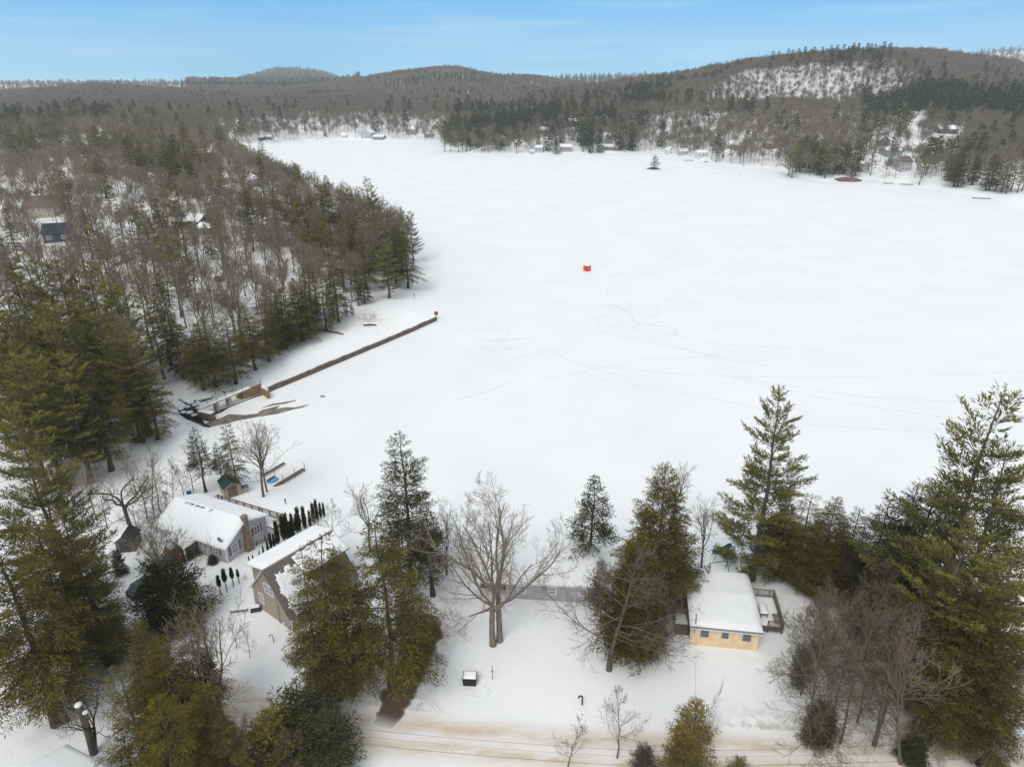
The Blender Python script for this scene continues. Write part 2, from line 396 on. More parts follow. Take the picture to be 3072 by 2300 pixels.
class MB:
    """collects boxes, prisms, bars and tubes; build() links them as one mesh object"""
    def __init__(s): s.v, s.f = [], []
    def add(s, vs_, fs):
        n = len(s.v); s.v += [tuple(map(float, p)) for p in vs_]; s.f += [tuple(n + i for i in f) for f in fs]; return s
    def box(s, x0, y0, z0, x1, y1, z1):
        return s.add([(x0, y0, z0), (x1, y0, z0), (x1, y1, z0), (x0, y1, z0), (x0, y0, z1), (x1, y0, z1), (x1, y1, z1), (x0, y1, z1)],
                     [(0, 3, 2, 1), (4, 5, 6, 7), (0, 1, 5, 4), (1, 2, 6, 5), (2, 3, 7, 6), (3, 0, 4, 7)])
    def hexa(s, p):
        return s.add(p, [(0, 3, 2, 1), (4, 5, 6, 7), (0, 1, 5, 4), (1, 2, 6, 5), (2, 3, 7, 6), (3, 0, 4, 7)])
    def slab(s, quad, up):
        """a plate: four corner points and its thickness along z"""
        return s.hexa([tuple(p) for p in quad] + [(p[0], p[1], p[2] + up) for p in quad])
    def prism(s, poly, axis, a, b):
        """a polygon in the two other axes, pulled along AXIS from a to b"""
        def P(t, q): return {'x': (t, q[0], q[1]), 'y': (q[0], t, q[1]), 'z': (q[0], q[1], t)}[axis]
        n = len(poly)
        return s.add([P(a, q) for q in poly] + [P(b, q) for q in poly],
                     [tuple(range(n))[::-1], tuple(range(n, 2 * n))] + [(i, (i + 1) % n, n + (i + 1) % n, n + i) for i in range(n)])
    def tube(s, pts, r, sides=6, r1=None):
        pts = [Vector(p) for p in pts]; n = len(pts)
        vs_, fs = [], []
        for i, p in enumerate(pts):
            d = (pts[min(i + 1, n - 1)] - pts[max(i - 1, 0)]).normalized()
            a = d.cross(Vector((0, 0, 1)) if abs(d.z) < .9 else Vector((1, 0, 0))).normalized(); b = d.cross(a)
            rr = r if r1 is None else r + (r1 - r) * i / (n - 1)
            for k in range(sides):
                t = 2 * math.pi * k / sides
                vs_.append(p + a * (math.cos(t) * rr) + b * (math.sin(t) * rr))
        for i in range(n - 1):
            for k in range(sides):
                fs.append((i * sides + k, i * sides + (k + 1) % sides, (i + 1) * sides + (k + 1) % sides, (i + 1) * sides + k))
        fs.append(tuple(range(sides))[::-1]); fs.append(tuple((n - 1) * sides + k for k in range(sides)))
        return s.add(vs_, fs)
    def build(s, name, mat, parent=None, smooth=False, bevel=0.0):
        me = bpy.data.meshes.new(name); me.from_pydata(s.v, [], s.f); me.update()
        if smooth: me.polygons.foreach_set('use_smooth', np.ones(len(me.polygons), bool))
        if mat: me.materials.append(mat)
        o = link(name, me, parent)
        if bevel:
            b = o.modifiers.new('bevel', 'BEVEL'); b.width = bevel; b.segments = 2; b.limit_method = 'ANGLE'
        return o

# ------------------------------------------------------------------ ground, lake, road
def in_poly(x, y, poly):
    ins = np.zeros(np.shape(x), bool); n = len(poly)
    for i in range(n):
        ax, ay = poly[i]; bx, by = poly[(i + 1) % n]
        c = (ay > y) != (by > y)
        ins ^= c & (x < (bx - ax) * (y - ay) / (by - ay + 1e-12) + ax)
    return ins
def blob(x, y, cx, cy, rx, ry):
    return np.exp(-(((x - cx) / rx) ** 2 + ((y - cy) / ry) ** 2))
rows = np.concatenate([np.array([-30.0, 0, 20, 30]), 34 + 4600 * (np.expm1(np.linspace(0, 1, 470) * 4.6) / math.expm1(4.6)), np.array([5400.0])])
cols = np.linspace(-1, 1, 400)
gx = cols[None, :] * (.98 * (np.maximum(rows, 0)[:, None] + 26)); gy = np.repeat(rows[:, None], 400, 1)
gz = hgt(gx, gy)
stain = np.zeros_like(gx)
for px, py, rx, ry, a in [(300, 1400, 8, 7, .5), (230, 1350, 6, 4, .6), (200, 1330, 6, 4, .6), (560, 1440, 3, 2, .7), (640, 1640, 3, 2, .2), (560, 1760, 4, 2, .5), (1450, 1830, 4, 2.0, .22),
                          (1160, 2110, 1.6, 2.5, .9), (1225, 2150, 1.6, 1.5, .8), (1300, 2000, .9, 2.5, .75), (1325, 1920, .9, 2, .7), (1255, 2090, .8, 2, .7), (1170, 2040, .8, 2, .5), (1400, 2240, 5, 1.2, .3), (900, 2160, 4, 1.5, .35), (1200, 2150, 2.5, 2, .6), (1330, 1870, 2.4, 2.4, .6), (1080, 2140, 4, 2, .25), (1360, 1790, 4, 2, .3), (2240, 2165, 4, 1.6, .6), (2350, 2190, 4, 1.5, .85), (2450, 2215, 3.5, 1.5, .95), (2540, 2235, 3, 1.2, .8),
                          (2560, 2000, 8, 6, .45), (2450, 1850, 4, 6, .35), (2900, 1900, 8, 8, .5), (2700, 2200, 5, 4, .4), (1120, 965, 5, 5, .7), (90, 2180, 4, 2, .3)]:
    x, y = at(px, py, 1.3); stain += a * blob(gx, gy, x, y, rx, ry)
gpx = 1536 + FPX * gx / (np.maximum(gy, 1) * CP)
stain += .75 * sstep(2100, 2250, gpx) * sstep(2740, 2620, gpx) * sstep(640, 700, gy) * sstep(880, 820, gy) * (fbm(gx / 16, gy / 30, 44, 3) > .5)
far_w = sstep(110, 200, gy) * sstep(6, 20, lake_dist(gx, gy))
stain += far_w * (.30 + .25 * (fbm(gx / 30, gy / 30, 21, 3) > .5))
idx = np.arange(gx.size).reshape(gx.shape)
quads = np.stack([idx[:-1, :-1], idx[:-1, 1:], idx[1:, 1:], idx[1:, :-1]], -1).reshape(-1, 4)
me = np_mesh('ground', np.stack([gx, gy, gz], -1).reshape(-1, 3), quads, tint=np.clip(stain, 0, 1).ravel(), smooth=True, mat=M['ground'], attr='stain')
tag(link('ground', me), kind='structure')
# the frozen lake: one sheet of snow on ice
ny, nx = 260, 120
ly = 44 + 760 * np.linspace(0, 1, ny) ** 1.4
lx = np.linspace(-1, 1, nx)[None, :] * (.98 * (ly[:, None] + 26)); lyy = np.repeat(ly[:, None], nx, 1)
lz = (fbm(lx / 14, lyy / 14, 31, 4) - .5) * .06
idx = np.arange(lx.size).reshape(lx.shape)
quads = np.stack([idx[:-1, :-1], idx[:-1, 1:], idx[1:, 1:], idx[1:, :-1]], -1).reshape(-1, 4)
tag(link('frozen_lake', np_mesh('frozen_lake', np.stack([lx, lyy, lz], -1).reshape(-1, 3), quads, smooth=True, mat=M['ice'])), kind='structure')

def ribbon(name, path, half, mat, kind='structure', up=.05, step=.6, across=14, ragged=.0, core=None, seed=3):
    """a sheet of packed snow or earth laid over the ground along PATH [(x, y)], with feathered stain towards its edges"""
    P = [Vector((a, b)) for a, b in path]
    # Catmull-Rom
    pts = []
    for i in range(len(P) - 1):
        p0, p1, p2, p3 = P[max(i - 1, 0)], P[i], P[i + 1], P[min(i + 2, len(P) - 1)]
        n = max(2, int((p2 - p1).length / step))
        for k in range(n):
            t = k / n
            pts.append((.5 * ((2 * p1) + (p2 - p0) * t + (2 * p0 - 5 * p1 + 4 * p2 - p3) * t * t + (3 * p1 - p0 - 3 * p2 + p3) * t ** 3), i + t))
    pts.append((P[-1], len(P) - 1))
    V, st = [], []
    hw = half if isinstance(half, (list, tuple)) else [half] * len(P)
    rng = np.random.default_rng(seed)
    n = len(pts); jit = np.convolve(rng.normal(size=n + 6), np.ones(4) / 4, 'same')[:n] * ragged
    jit2 = np.convolve(rng.normal(size=n + 6), np.ones(4) / 4, 'same')[:n] * ragged
    for i, (p, t) in enumerate(pts):
        d = (pts[min(i + 1, n - 1)][0] - pts[max(i - 1, 0)][0]).normalized(); s_ = Vector((-d.y, d.x))
        k = min(int(t), len(hw) - 2); w = hw[k] + (hw[k + 1] - hw[k]) * (t - k)
        for j in range(across + 1):
            u = j / across * 2 - 1
            q = p + s_ * (u * (w + (jit[i] if u > 0 else jit2[i])))
            V.append((q.x, q.y)); e = 1 - abs(u)
            st.append((core(u) if core else min(1, e * 3.5)) * min(1, (i + .5) / 5, (n - i - .5) / 5))
    V = np.array(V); Z = hgt(V[:, 0], V[:, 1]) + up
    idx = np.arange(n * (across + 1)).reshape(n, across + 1)
    quads = np.stack([idx[:-1, :-1], idx[:-1, 1:], idx[1:, 1:], idx[1:, :-1]], -1).reshape(-1, 4)
    me = np_mesh(name, np.column_stack([V, Z]), quads, tint=st, smooth=True, mat=mat, attr='stain')
    return tag(link(name, me), kind=kind)
def core_road(u):
    return (.42 + .5 * math.exp(-((abs(u) - .38) / .2) ** 2)) * min(1, (1 - abs(u)) * 3)
road_px = [(3300, 2330), (2800, 2290), (2300, 2268), (2000, 2262), (1700, 2248), (1400, 2222), (1150, 2198), (960, 2172), (740, 2115), (560, 2050), (420, 1975), (335, 1900), (300, 1840), (330, 1780)]
ribbon('road', [at(a, b, 1.3) for a, b in road_px], [2.75] * 8 + [2.5, 2.2, 2.0, 1.8, 1.9, 1.8], M['road'], core=core_road)
drive_px = [(1140, 2185), (1185, 2110), (1222, 2040), (1258, 1960), (1290, 1895), (1318, 1845)]
ribbon('driveway', [at(a, b, 1.3) for a, b in drive_px], [1.0, 1.75, 1.8, 1.5, 1.35, .7], M['lane'], up=.09, ragged=.45, core=lambda u: min(1, (1 - abs(u)) * 6), step=.35)
# wheel and sled tracks scuffed in the snow on the ice: thin raised ridges along curves
tk = MB()
def track(px_pts, w=.17, z=.0):
    P = [Vector((*at(a, b, 0), 0)) for a, b in px_pts]
    out = []
    for i in range(len(P) - 1):
        p0, p1, p2, p3 = P[max(i - 1, 0)], P[i], P[i + 1], P[min(i + 2, len(P) - 1)]
        for k in range(7):
            t = k / 7
            out.append(.5 * ((2 * p1) + (p2 - p0) * t + (2 * p0 - 5 * p1 + 4 * p2 - p3) * t * t + (3 * p1 - p0 - 3 * p2 + p3) * t ** 3))
    out.append(P[-1]); n = len(out); vs_, fs = [], []
    X = np.array([(p.x, p.y) for p in out]); Z = (fbm(X[:, 0] / 14, X[:, 1] / 14, 31, 4) - .5) * .06
    for i, p in enumerate(out):
        d = (out[min(i + 1, n - 1)] - out[max(i - 1, 0)]).normalized(); s_ = Vector((-d.y, d.x, 0))
        ww = w * (.35 + .65 * min(1, 4 * i / n, 4 * (n - 1 - i) / n)) * random.uniform(.5, 1.2)
        for u, zz in ((-1, .012), (0, .05), (1, .012)):
            q = p + s_ * (u * ww); vs_.append((q.x, q.y, Z[i] + zz + .008))
    for i in range(n - 1):
        for j in range(2): fs.append((i * 3 + j, i * 3 + j + 1, i * 3 + j + 4, i * 3 + j + 3))
    tk.add(vs_, fs)
random.seed(4)
def c6(*p): return [(1350 + a / 2.765, 740 + b / 2.765) for a, b in p]
for q, w in [(((190, 740), (240, 775), (330, 785), (440, 780), (540, 765), (800, 755)), .14), (((180, 735), (200, 700), (300, 680), (420, 682), (480, 705), (470, 740), (400, 770), (280, 772), (200, 745)), .12),
          (((190, 780), (280, 835), (380, 852), (520, 840), (690, 785)), .11), (((1120, 555), (1200, 600), (1320, 640)), .14), (((1230, 560), (1380, 600), (1540, 632), (1700, 655), (1860, 662)), .16),
          (((1360, 500), (1450, 530), (1510, 580), (1530, 630)), .14), (((1430, 520), (1590, 530), (1730, 515), (1725, 550), (1680, 580), (1560, 590)), .13), (((1225, 678), (1310, 720)), .15),
          (((1220, 655), (1400, 668), (1600, 690), (1840, 730)), .13), (((1640, 650), (1800, 615)), .12), (((1300, 250), (1390, 235), (1500, 190)), .18), (((1100, 205), (1200, 222)), .2), (((1860, 690), (1880, 725)), .12),
          (((880, 860), (950, 920), (1100, 980), (1300, 1040), (1560, 1110)), .09), (((1380, 740), (1560, 770), (1850, 830), (2212, 905), (2600, 950)), .10), (((1500, 690), (1800, 800), (2212, 920), (2700, 990)), .09),
          (((1800, 720), (2212, 800), (2600, 830), (3100, 850)), .09), (((700, 1100), (1000, 1060), (1250, 1000), (1500, 965)), .09), (((1520, 900), (1760, 935), (2212, 900)), .07), (((380, 980), (640, 900), (900, 850)), .07),
          (((820, 660), (1100, 645), (1240, 640)), .08), (((600, 560), (760, 650), (960, 740)), .07), (((1450, 470), (1700, 490), (2100, 520)), .08), (((1620, 405), (1800, 440), (2100, 470)), .08), (((1540, 212), (1580, 198)), .15),
          (((1320, 320), (1430, 310), (1540, 292)), .1), (((560, 1100), (300, 1200), (0, 1290)), .08), (((1250, 470), (1320, 490), (1400, 500), (1450, 540)), .14), (((1310, 400), (1300, 350), (1340, 300)), .08)]:
    track(c6(*q), w)
for q in [((2400, 1270), (2600, 1285), (2850, 1292)), ((1700, 1120), (2000, 1170), (2300, 1230), (2450, 1275)), ((2200, 1130), (2600, 1190), (3072, 1210)), ((2150, 1120), (2500, 1200), (2900, 1258), (3100, 1265)), ((1730, 1090), (2100, 1125), (2600, 1130), (3100, 1115))]:
    track(q, .09)
# tyre and foot tracks pressed along the lawn by the drive and the road
def track_land(px_pts, w, rut=.0):
    P = [Vector(at(a, b, 1.3)) for a, b in px_pts]; out = []
    for i in range(len(P) - 1):
        p0, p1, p2, p3 = P[max(i - 1, 0)], P[i], P[i + 1], P[min(i + 2, len(P) - 1)]
        for k in range(14):
            t = k / 14; out.append(.5 * ((2 * p1) + (p2 - p0) * t + (2 * p0 - 5 * p1 + 4 * p2 - p3) * t * t + (3 * p1 - p0 - 3 * p2 + p3) * t ** 3))
    n = len(out); vs_, fs = [], []
    for i, p in enumerate(out):
        d = (out[min(i + 1, n - 1)] - out[max(i - 1, 0)]).normalized(); s_ = Vector((-d.y, d.x)); ww = w * random.uniform(.6, 1.2)
        for u, zz in ((-1, .015), (-.4, .10), (0, .035), (.4, .09), (1, .015)):
            q = p + s_ * (u * ww); vs_.append((q.x, q.y, h1(q.x, q.y) + zz * random.uniform(.8, 1.2) + .02))
    fs = [(i * 5 + j, i * 5 + j + 1, i * 5 + j + 6, i * 5 + j + 5) for i in range(n - 1) for j in range(4)]
    lt.add(vs_, fs)
lt = MB()
for q, w in [(((1375, 1880), (1340, 1960), (1300, 2060), (1290, 2110), (1312, 2140)), .14), (((1385, 1885), (1352, 1965), (1315, 2060), (1302, 2105), (1326, 2138)), .13), 
             (((330, 1930), (420, 2010), (520, 2060)), .2), (((350, 1915), (440, 1990), (540, 2045)), .2), (((590, 1790), (640, 1740), (690, 1700)), .15), (((2290, 2000), (2180, 1960), (2040, 1960), (2010, 1900)), .14), (((1445, 2060), (1470, 2075), (1440, 2095), (1395, 2085)), .12)]:
    track_land(q, w)
tag(lt.build('snow_track', M['snow'], smooth=True), kind='structure')
tag(tk.build('snow_track', M['track']), kind='structure')
# brown wet ice and a thread of open water by the dam
def c4(a, b): return 480 + a / 4.254, 1080 + b / 4.254
def sheet(name, outline, z, mat, kind='structure', thick=.06):
    mb = MB(); pts = [at(*p, z) for p in outline]
    mb.prism(pts, 'z', z - thick, z)
    return tag(mb.build(name, mat), kind=kind)
sheet('slush_ice', [c4(*p) for p in [(655, 770), (760, 745), (880, 690), (960, 690), (1080, 700), (1240, 680), (1290, 640), (1360, 620), (1440, 600), (1530, 580), (1480, 620), (1600, 600), (1720, 600), (1900, 565), (1820, 600), (1700, 625), (1500, 680), (1270, 715), (1000, 765), (800, 815), (650, 845), (560, 825)]], .085, M['slush'])
sheet('slush_ice', [c4(*p) for p in [(1290, 610), (1370, 580), (1440, 552), (1560, 540), (1740, 505), (1720, 518), (1580, 555), (1460, 570), (1350, 595)]], .08, M['slush'])
sheet('slush_ice', [c4(*p) for p in [(2040, 455), (2075, 448), (2110, 458), (2085, 472), (2050, 466)]], .08, M['slush'])
sheet('open_water', [c4(*p) for p in [(640, 690), (760, 640), (1000, 545), (1290, 425), (1300, 440), (1100, 510), (900, 590), (780, 660), (650, 712)]], .10, M['water'])
sheet('open_water', [c4(*p) for p in [(240, 560), (330, 560), (470, 600), (500, 690), (560, 800), (640, 840), (560, 830), (460, 780), (330, 740), (250, 690), (240, 640)]], .35, M['water'], thick=.8)

# ------------------------------------------------------------------ trees
class TreeB:
    def __init__(s): s.V, s.Q, s.T, s.n = [], [], [], 0
    def add(s, V, Q, t):
        s.V.append(V); s.Q.append(np.asarray(Q) + s.n); s.T.append(np.broadcast_to(t, (len(V),))); s.n += len(V)
    def mesh(s, name, mat, smooth=False):
        return np_mesh(name, np.concatenate(s.V), np.concatenate(s.Q), tint=np.concatenate(s.T), smooth=smooth, mat=mat)
    def tube(s, pts, rad, sides, t=.5):
        pts = np.asarray(pts, float); n = len(pts)
        d = np.gradient(pts, axis=0); d /= np.linalg.norm(d, axis=1)[:, None] + 1e-9
        ref = np.where(np.abs(d[:, 2:3]) < .9, [[0, 0, 1.]], [[1., 0, 0]])
        a = np.cross(d, ref); a /= np.linalg.norm(a, axis=1)[:, None] + 1e-9; b = np.cross(d, a)
        an = np.arange(sides) * 2 * math.pi / sides
        V = pts[:, None] + (a[:, None] * np.cos(an)[None, :, None] + b[:, None] * np.sin(an)[None, :, None]) * np.asarray(rad)[:, None, None]
        i = np.arange(n - 1)[:, None]; k = np.arange(sides)[None, :]; k2 = (k + 1) % sides
        Q = np.stack([i * sides + k, i * sides + k2, (i + 1) * sides + k2, (i + 1) * sides + k], -1).reshape(-1, 4)
        s.add(V.reshape(-1, 3), Q, t)
    def segs(s, P0, P1, R0, R1, sides, t=.5):
        P0, P1 = np.asarray(P0, float), np.asarray(P1, float); R0 = np.asarray(R0)[:, None, None]; R1 = np.asarray(R1)[:, None, None]
        if not len(P0): return
        d = P1 - P0; d /= np.linalg.norm(d, axis=1)[:, None] + 1e-9
        ref = np.where(np.abs(d[:, 2:3]) < .9, [[0, 0, 1.]], [[1., 0, 0]])
        a = np.cross(d, ref); a /= np.linalg.norm(a, axis=1)[:, None] + 1e-9; b = np.cross(d, a)
        an = np.arange(sides) * 2 * math.pi / sides
        ring = a[:, None] * np.cos(an)[None, :, None] + b[:, None] * np.sin(an)[None, :, None]
        V = np.concatenate([P0[:, None] + ring * R0, P1[:, None] + ring * R1], 1)
        k = np.arange(sides); k2 = (k + 1) % sides
        q = np.stack([k, k2, sides + k2, sides + k], -1)
        Q = (np.arange(len(P0))[:, None, None] * 2 * sides + q[None]).reshape(-1, 4)
        s.add(V.reshape(-1, 3), Q, np.repeat(np.broadcast_to(t, (len(P0),)), 2 * sides))
    def leaves(s, Cn, D, W, L, B, t):
        """slim diamond sprays: base points, directions, side vectors, lengths, widths"""
        L = np.asarray(L)[:, None]; B = np.asarray(B)[:, None]
        V = np.stack([Cn, Cn + D * L * .45 + W * B * .5, Cn + D * L, Cn + D * L * .45 - W * B * .5], 1)
        Q = np.arange(len(Cn) * 4).reshape(-1, 4)
        s.add(V.reshape(-1, 3), Q, np.repeat(np.broadcast_to(t, (len(Cn),)), 4))
def unit(a): return a / (np.linalg.norm(a, axis=-1, keepdims=True) + 1e-9)

def conifer(seed, H=18, Rm=3.4, clear=.12, nb=120, prof=.85, up_top=45, up_low=-5, droop=.25, tip=.0, fol=1.0, leafL=.55, leafW=.17, s0=.22,
            side=.42, gap=0.0, leanx=0.0, jag=.3, tbase=.25, tvar=.35, round_=0.0, twigs=True, whorl=0, up=.15, tr=None, skew=0.0, leafK=.48):
    """evergreen: a tapering trunk, limbs whose length follows the outline, each limb a flat feathered fan of sprays.  Returns (trunk, crown) builders."""
    rng = np.random.default_rng(seed)
    tb, cb = TreeB(), TreeB()
    tr = tr or (.012 * H + .05)
    zz = np.linspace(0, 1, 9)
    wob = np.cumsum(rng.normal(size=(9, 2)) * .006 * H, 0); wob[0] = 0
    ax = np.column_stack([wob[:, 0] + leanx * zz * zz, wob[:, 1], zz * H])
    tb.tube(ax, tr * (1.25 * np.exp(-zz * 14) * .5 + 1 - .93 * zz), 7)
    hs = clear + (1 - clear) * (1 - (1 - (np.arange(nb) + .5) / nb) ** .82) * .985
    if whorl: hs = clear + (1 - clear) * np.round((hs - clear) / (1 - clear) * (nb / whorl)) / (nb / whorl) + rng.normal(size=nb) * .006
    az = np.arange(nb) * 2.39996 + rng.uniform(-.5, .5, nb)
    B0, B1, BR0, BR1 = [], [], [], []
    for i in range(nb):
        h = float(np.clip(hs[i], .02, .995))
        q = min(max((h - clear) / (1 - clear), 0.0), .995)
        base = np.array([np.interp(h, zz, ax[:, 0]), np.interp(h, zz, ax[:, 1]), h * H])
        if round_: pr = (1 - q) ** prof * (min(1, .45 + q / max(round_, .01)))
        else: pr = (1 - q) ** prof
        sk = 1 + skew * math.cos(az[i])
        L = Rm * pr * rng.uniform(1 - jag, 1 + jag * .6) * sk + .25
        if rng.random() < gap: L *= rng.uniform(.2, .6)
        el = R(up_low + (up_top - up_low) * q ** 1.3) + rng.normal() * .1
        hd = np.array([math.cos(az[i]), math.sin(az[i]), 0.0]); sd_ = np.array([-hd[1], hd[0], 0.0])
        def pos(u):
            u = np.asarray(u)[..., None]
            return base + hd * (L * u * math.cos(el)) + np.array([0, 0, 1.]) * (L * (u * math.sin(el) - droop * u ** 2 * (1 - .6 * q) + tip * u ** 3))
        us = np.linspace(0, .92, 4); pp = pos(us); rr = max(.012, tr * .2 * (L / Rm)) * (1 - .85 * us)
        B0 += list(pp[:-1]); B1 += list(pp[1:]); BR0 += list(rr[:-1]); BR1 += list(rr[1:])
        m = max(3, int(L * 3.2 * fol)); u = s0 + (1 - s0) * (np.arange(m) + rng.uniform(0, 1, m)) / m
        u = np.repeat(u, 2); sg = np.tile([1., -1.], m); n = len(u)
        tl = (L * side * (1.08 - u) + .22) * rng.uniform(.65, 1.25, n)
        tng = pos(np.minimum(u + .03, 1.03)) - pos(u); tng = unit(tng)
        ang = R(52) + rng.normal(size=n) * .2
        td = unit(tng * np.cos(ang)[:, None] + sd_ * (sg * np.sin(ang))[:, None] + np.column_stack([np.zeros(n), np.zeros(n), rng.normal(size=n) * .18 - droop * .35]))
        k = np.maximum(2, (tl / (leafL * leafK)).astype(int)); K = int(k.max())
        tt = (np.arange(K)[None, :] + rng.uniform(0, 1, (n, K))) / k[:, None]
        ok = np.arange(K)[None, :] < k[:, None]
        P = pos(u)[:, None] + td[:, None] * (tl[:, None] * tt)[..., None]
        P[..., 2] -= droop * .5 * (tl[:, None] * tt) ** 2 * .35
        lat = np.cross(td, [0, 0, 1.]); lat = unit(lat)
        fsg = np.where(rng.random((n, K)) < .5, 1., -1.)
        D = unit(td[:, None] * .8 + lat[:, None] * (fsg * rng.uniform(.1, .65, (n, K)))[..., None] + rng.normal(size=(n, K, 3)) * .2 + np.array([0, 0, up - droop * .55]))
        W = unit(np.cross(D, rng.normal(size=(n, K, 3)) * .55 + np.array([0, 0, 1.])))
        ll = leafL * rng.uniform(.7, 1.35, (n, K)); ww = leafW * rng.uniform(.7, 1.3, (n, K))
        tv = tbase + tvar * (rng.random() - .5) + .22 * u[:, None] * tt + rng.normal(size=(n, K)) * .14 + .14 * (q - .3)  # inner sprays darker, tips and top lighter: crown shade put into the tint
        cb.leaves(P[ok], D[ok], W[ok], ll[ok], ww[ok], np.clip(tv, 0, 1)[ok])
    # leader
    n = 16; P = np.column_stack([np.full(n, ax[-1, 0]), np.full(n, ax[-1, 1]), H - rng.uniform(0, .9, n)])
    D = unit(np.column_stack([rng.normal(size=(n, 2)) * .7, rng.uniform(.4, 1.2, n)])); W = unit(np.cross(D, rng.normal(size=(n, 3))))
    cb.leaves(P, D, W, np.full(n, leafL), np.full(n, leafW), tbase + .1)
    if twigs: tb.segs(B0, B1, BR0, BR1, 3)
    return tb, cb

def bare(seed, H=15, trunk_frac=.3, limbs=7, spread=.75, r0=.28, levels=4, kids=(6, 5, 5, 4), ratio=.55, up=.12, jit=.16, minr=.012, stems=1, stem_sep=.5, lean=(0, 0), tip_thin=1.0, low=.0, strat=0):
    """leafless tree grown limb by limb.  Returns (trunk and limbs, twigs)."""
    rng = random.Random(seed); nrng = np.random.default_rng(seed)
    tb, cb = TreeB(), TreeB(); segs = [[] for _ in range(levels + 2)]
    def grow(p, d, L, r, lev, nseg):
        pts = [p.copy()]; q = p.copy(); dd = d.copy()
        for i in range(nseg):
            dd = (dd + Vector((rng.gauss(0, jit), rng.gauss(0, jit), rng.gauss(0, jit) + up * (1 if lev else .3)))).normalized()
            q = q + dd * (L / nseg); pts.append(q.copy())
        return pts
    def emit(pts, r, lev, endr):
        n = len(pts) - 1
        for i in range(n):
            a = r + (endr - r) * i / n; b = r + (endr - r) * (i + 1) / n
            segs[lev].append((pts[i], pts[i + 1], max(a, minr), max(b, minr)))
    def branch(p, d, L, r, lev):
        ns = 5 if lev <= 1 else (4 if lev == 2 else 3)
        pts = grow(p, d, L, r, lev, ns); emit(pts, r, lev, r * .3)
        if lev >= levels: return
        nk = kids[min(lev, len(kids) - 1)]
        for k in range(nk):
            t = (.22 + .78 * (k + rng.random()) / nk) if lev > 0 else rng.uniform(.4, 1)
            i = min(int(t * ns), ns - 1); f = t * ns - i
            q = pts[i].lerp(pts[i + 1], f); dr = (pts[i + 1] - pts[i]).normalized()
            a = Vector((rng.gauss(0, 1), rng.gauss(0, 1), rng.gauss(0, 1))); a = (a - dr * a.dot(dr)).normalized()
            an = rng.uniform(.45, .95) * (1 if lev else spread)
            nd = (dr * math.cos(an) + a * math.sin(an)).normalized()
            branch(q, nd, L * ratio * rng.uniform(.7, 1.2) * (1.15 - .5 * t), max(r * (1 - .65 * t) * .62, minr), lev + 1)
    for s_ in range(stems):
        a0 = s_ * 2 * math.pi / stems + .4
        off = Vector((math.cos(a0) * stem_sep, math.sin(a0) * stem_sep, 0)) * (0 if stems == 1 else 1)
        out = Vector((math.cos(a0), math.sin(a0), 0)) * (0 if stems == 1 else .025)
        d0 = (Vector((lean[0], lean[1], 1)) + out).normalized(); hh = H * rng.uniform(.85, 1.0) if s_ else H
        tl = hh * trunk_frac; rs = r0 * (1 if stems == 1 else .78)
        n = 6; pts = [off.copy() - Vector((0, 0, .2))]; q = pts[0]; dd = d0
        for i in range(n):
            dd = (dd + Vector((rng.gauss(0, .03), rng.gauss(0, .03), 0))).normalized(); q = q + dd * (tl / n); pts.append(q)
        rad = [rs * (1.35 if i == 0 else 1.08 - .3 * i / n) for i in range(n + 1)]
        tb.tube([tuple(p) for p in pts], rad, 8)
        nl = max(2, limbs // stems)
        if strat:         # one leader with limbs all the way up
            lead = [q.copy()]; ld = Vector((0, 0, 1)); lq = q.copy()
            for _ in range(9):
                ld = (ld + Vector((rng.gauss(0, .07), rng.gauss(0, .07), .25))).normalized(); lq = lq + ld * ((hh - tl) / 9); lead.append(lq.copy())
            lp = lead
            tb.tube([tuple(p) for p in lp], [rs * .75 * (1 - .92 * i / (len(lp) - 1)) for i in range(len(lp))], 6)
            for k in range(strat):
                t = (k + rng.random() * .8) / strat * .96; i = min(int(t * 9), 8); qq = lp[i].lerp(lp[i + 1], t * 9 - i)
                a = rng.uniform(0, 6.28); el = .25 + .6 * t + rng.gauss(0, .12) - low
                branch(qq, Vector((math.cos(a) * math.cos(el), math.sin(a) * math.cos(el), math.sin(el))), (hh - tl) * spread * (1 - t) ** .7 * rng.uniform(.55, 1) + .5, rs * .30 * (1 - .8 * t) + minr, 2)
        else:
            for k in range(nl):
                a = (k + rng.uniform(-.3, .3)) * 2 * math.pi / nl; tilt = spread * rng.uniform(.35, 1.0) if k else .1
                d = Vector((math.cos(a) * math.sin(tilt), math.sin(a) * math.sin(tilt), math.cos(tilt)))
                st_ = pts[-1] if k < nl * .7 else pts[-2]
                branch(st_, d, (hh - tl) * rng.uniform(.75, 1.05) * (.66 + .1 * levels / 4), rs * rng.uniform(.42, .6), 1)
            for k in range(int(low * 10)):
                a = rng.uniform(0, 6.28); t = rng.uniform(.55, .95); i = int(t * n); qq = pts[i]
                branch(qq, Vector((math.cos(a), math.sin(a), rng.uniform(-.15, .25))).normalized(), hh * rng.uniform(.25, .42), rs * .28, 2)
    for lev in range(levels + 2):
        s = segs[lev]
        if not s: continue
        P0 = np.array([tuple(x[0]) for x in s]); P1 = np.array([tuple(x[1]) for x in s]); a = np.array([x[2] for x in s]); b = np.array([x[3] for x in s])
        if lev <= 1: tb.segs(P0, P1, a, b, 5)
        else:
            cb.segs(P0, P1, a * tip_thin, b * tip_thin, 4 if lev == 2 else 3, np.clip(.5 + nrng.normal(size=len(s)) * .25, 0, 1))
    return tb, cb

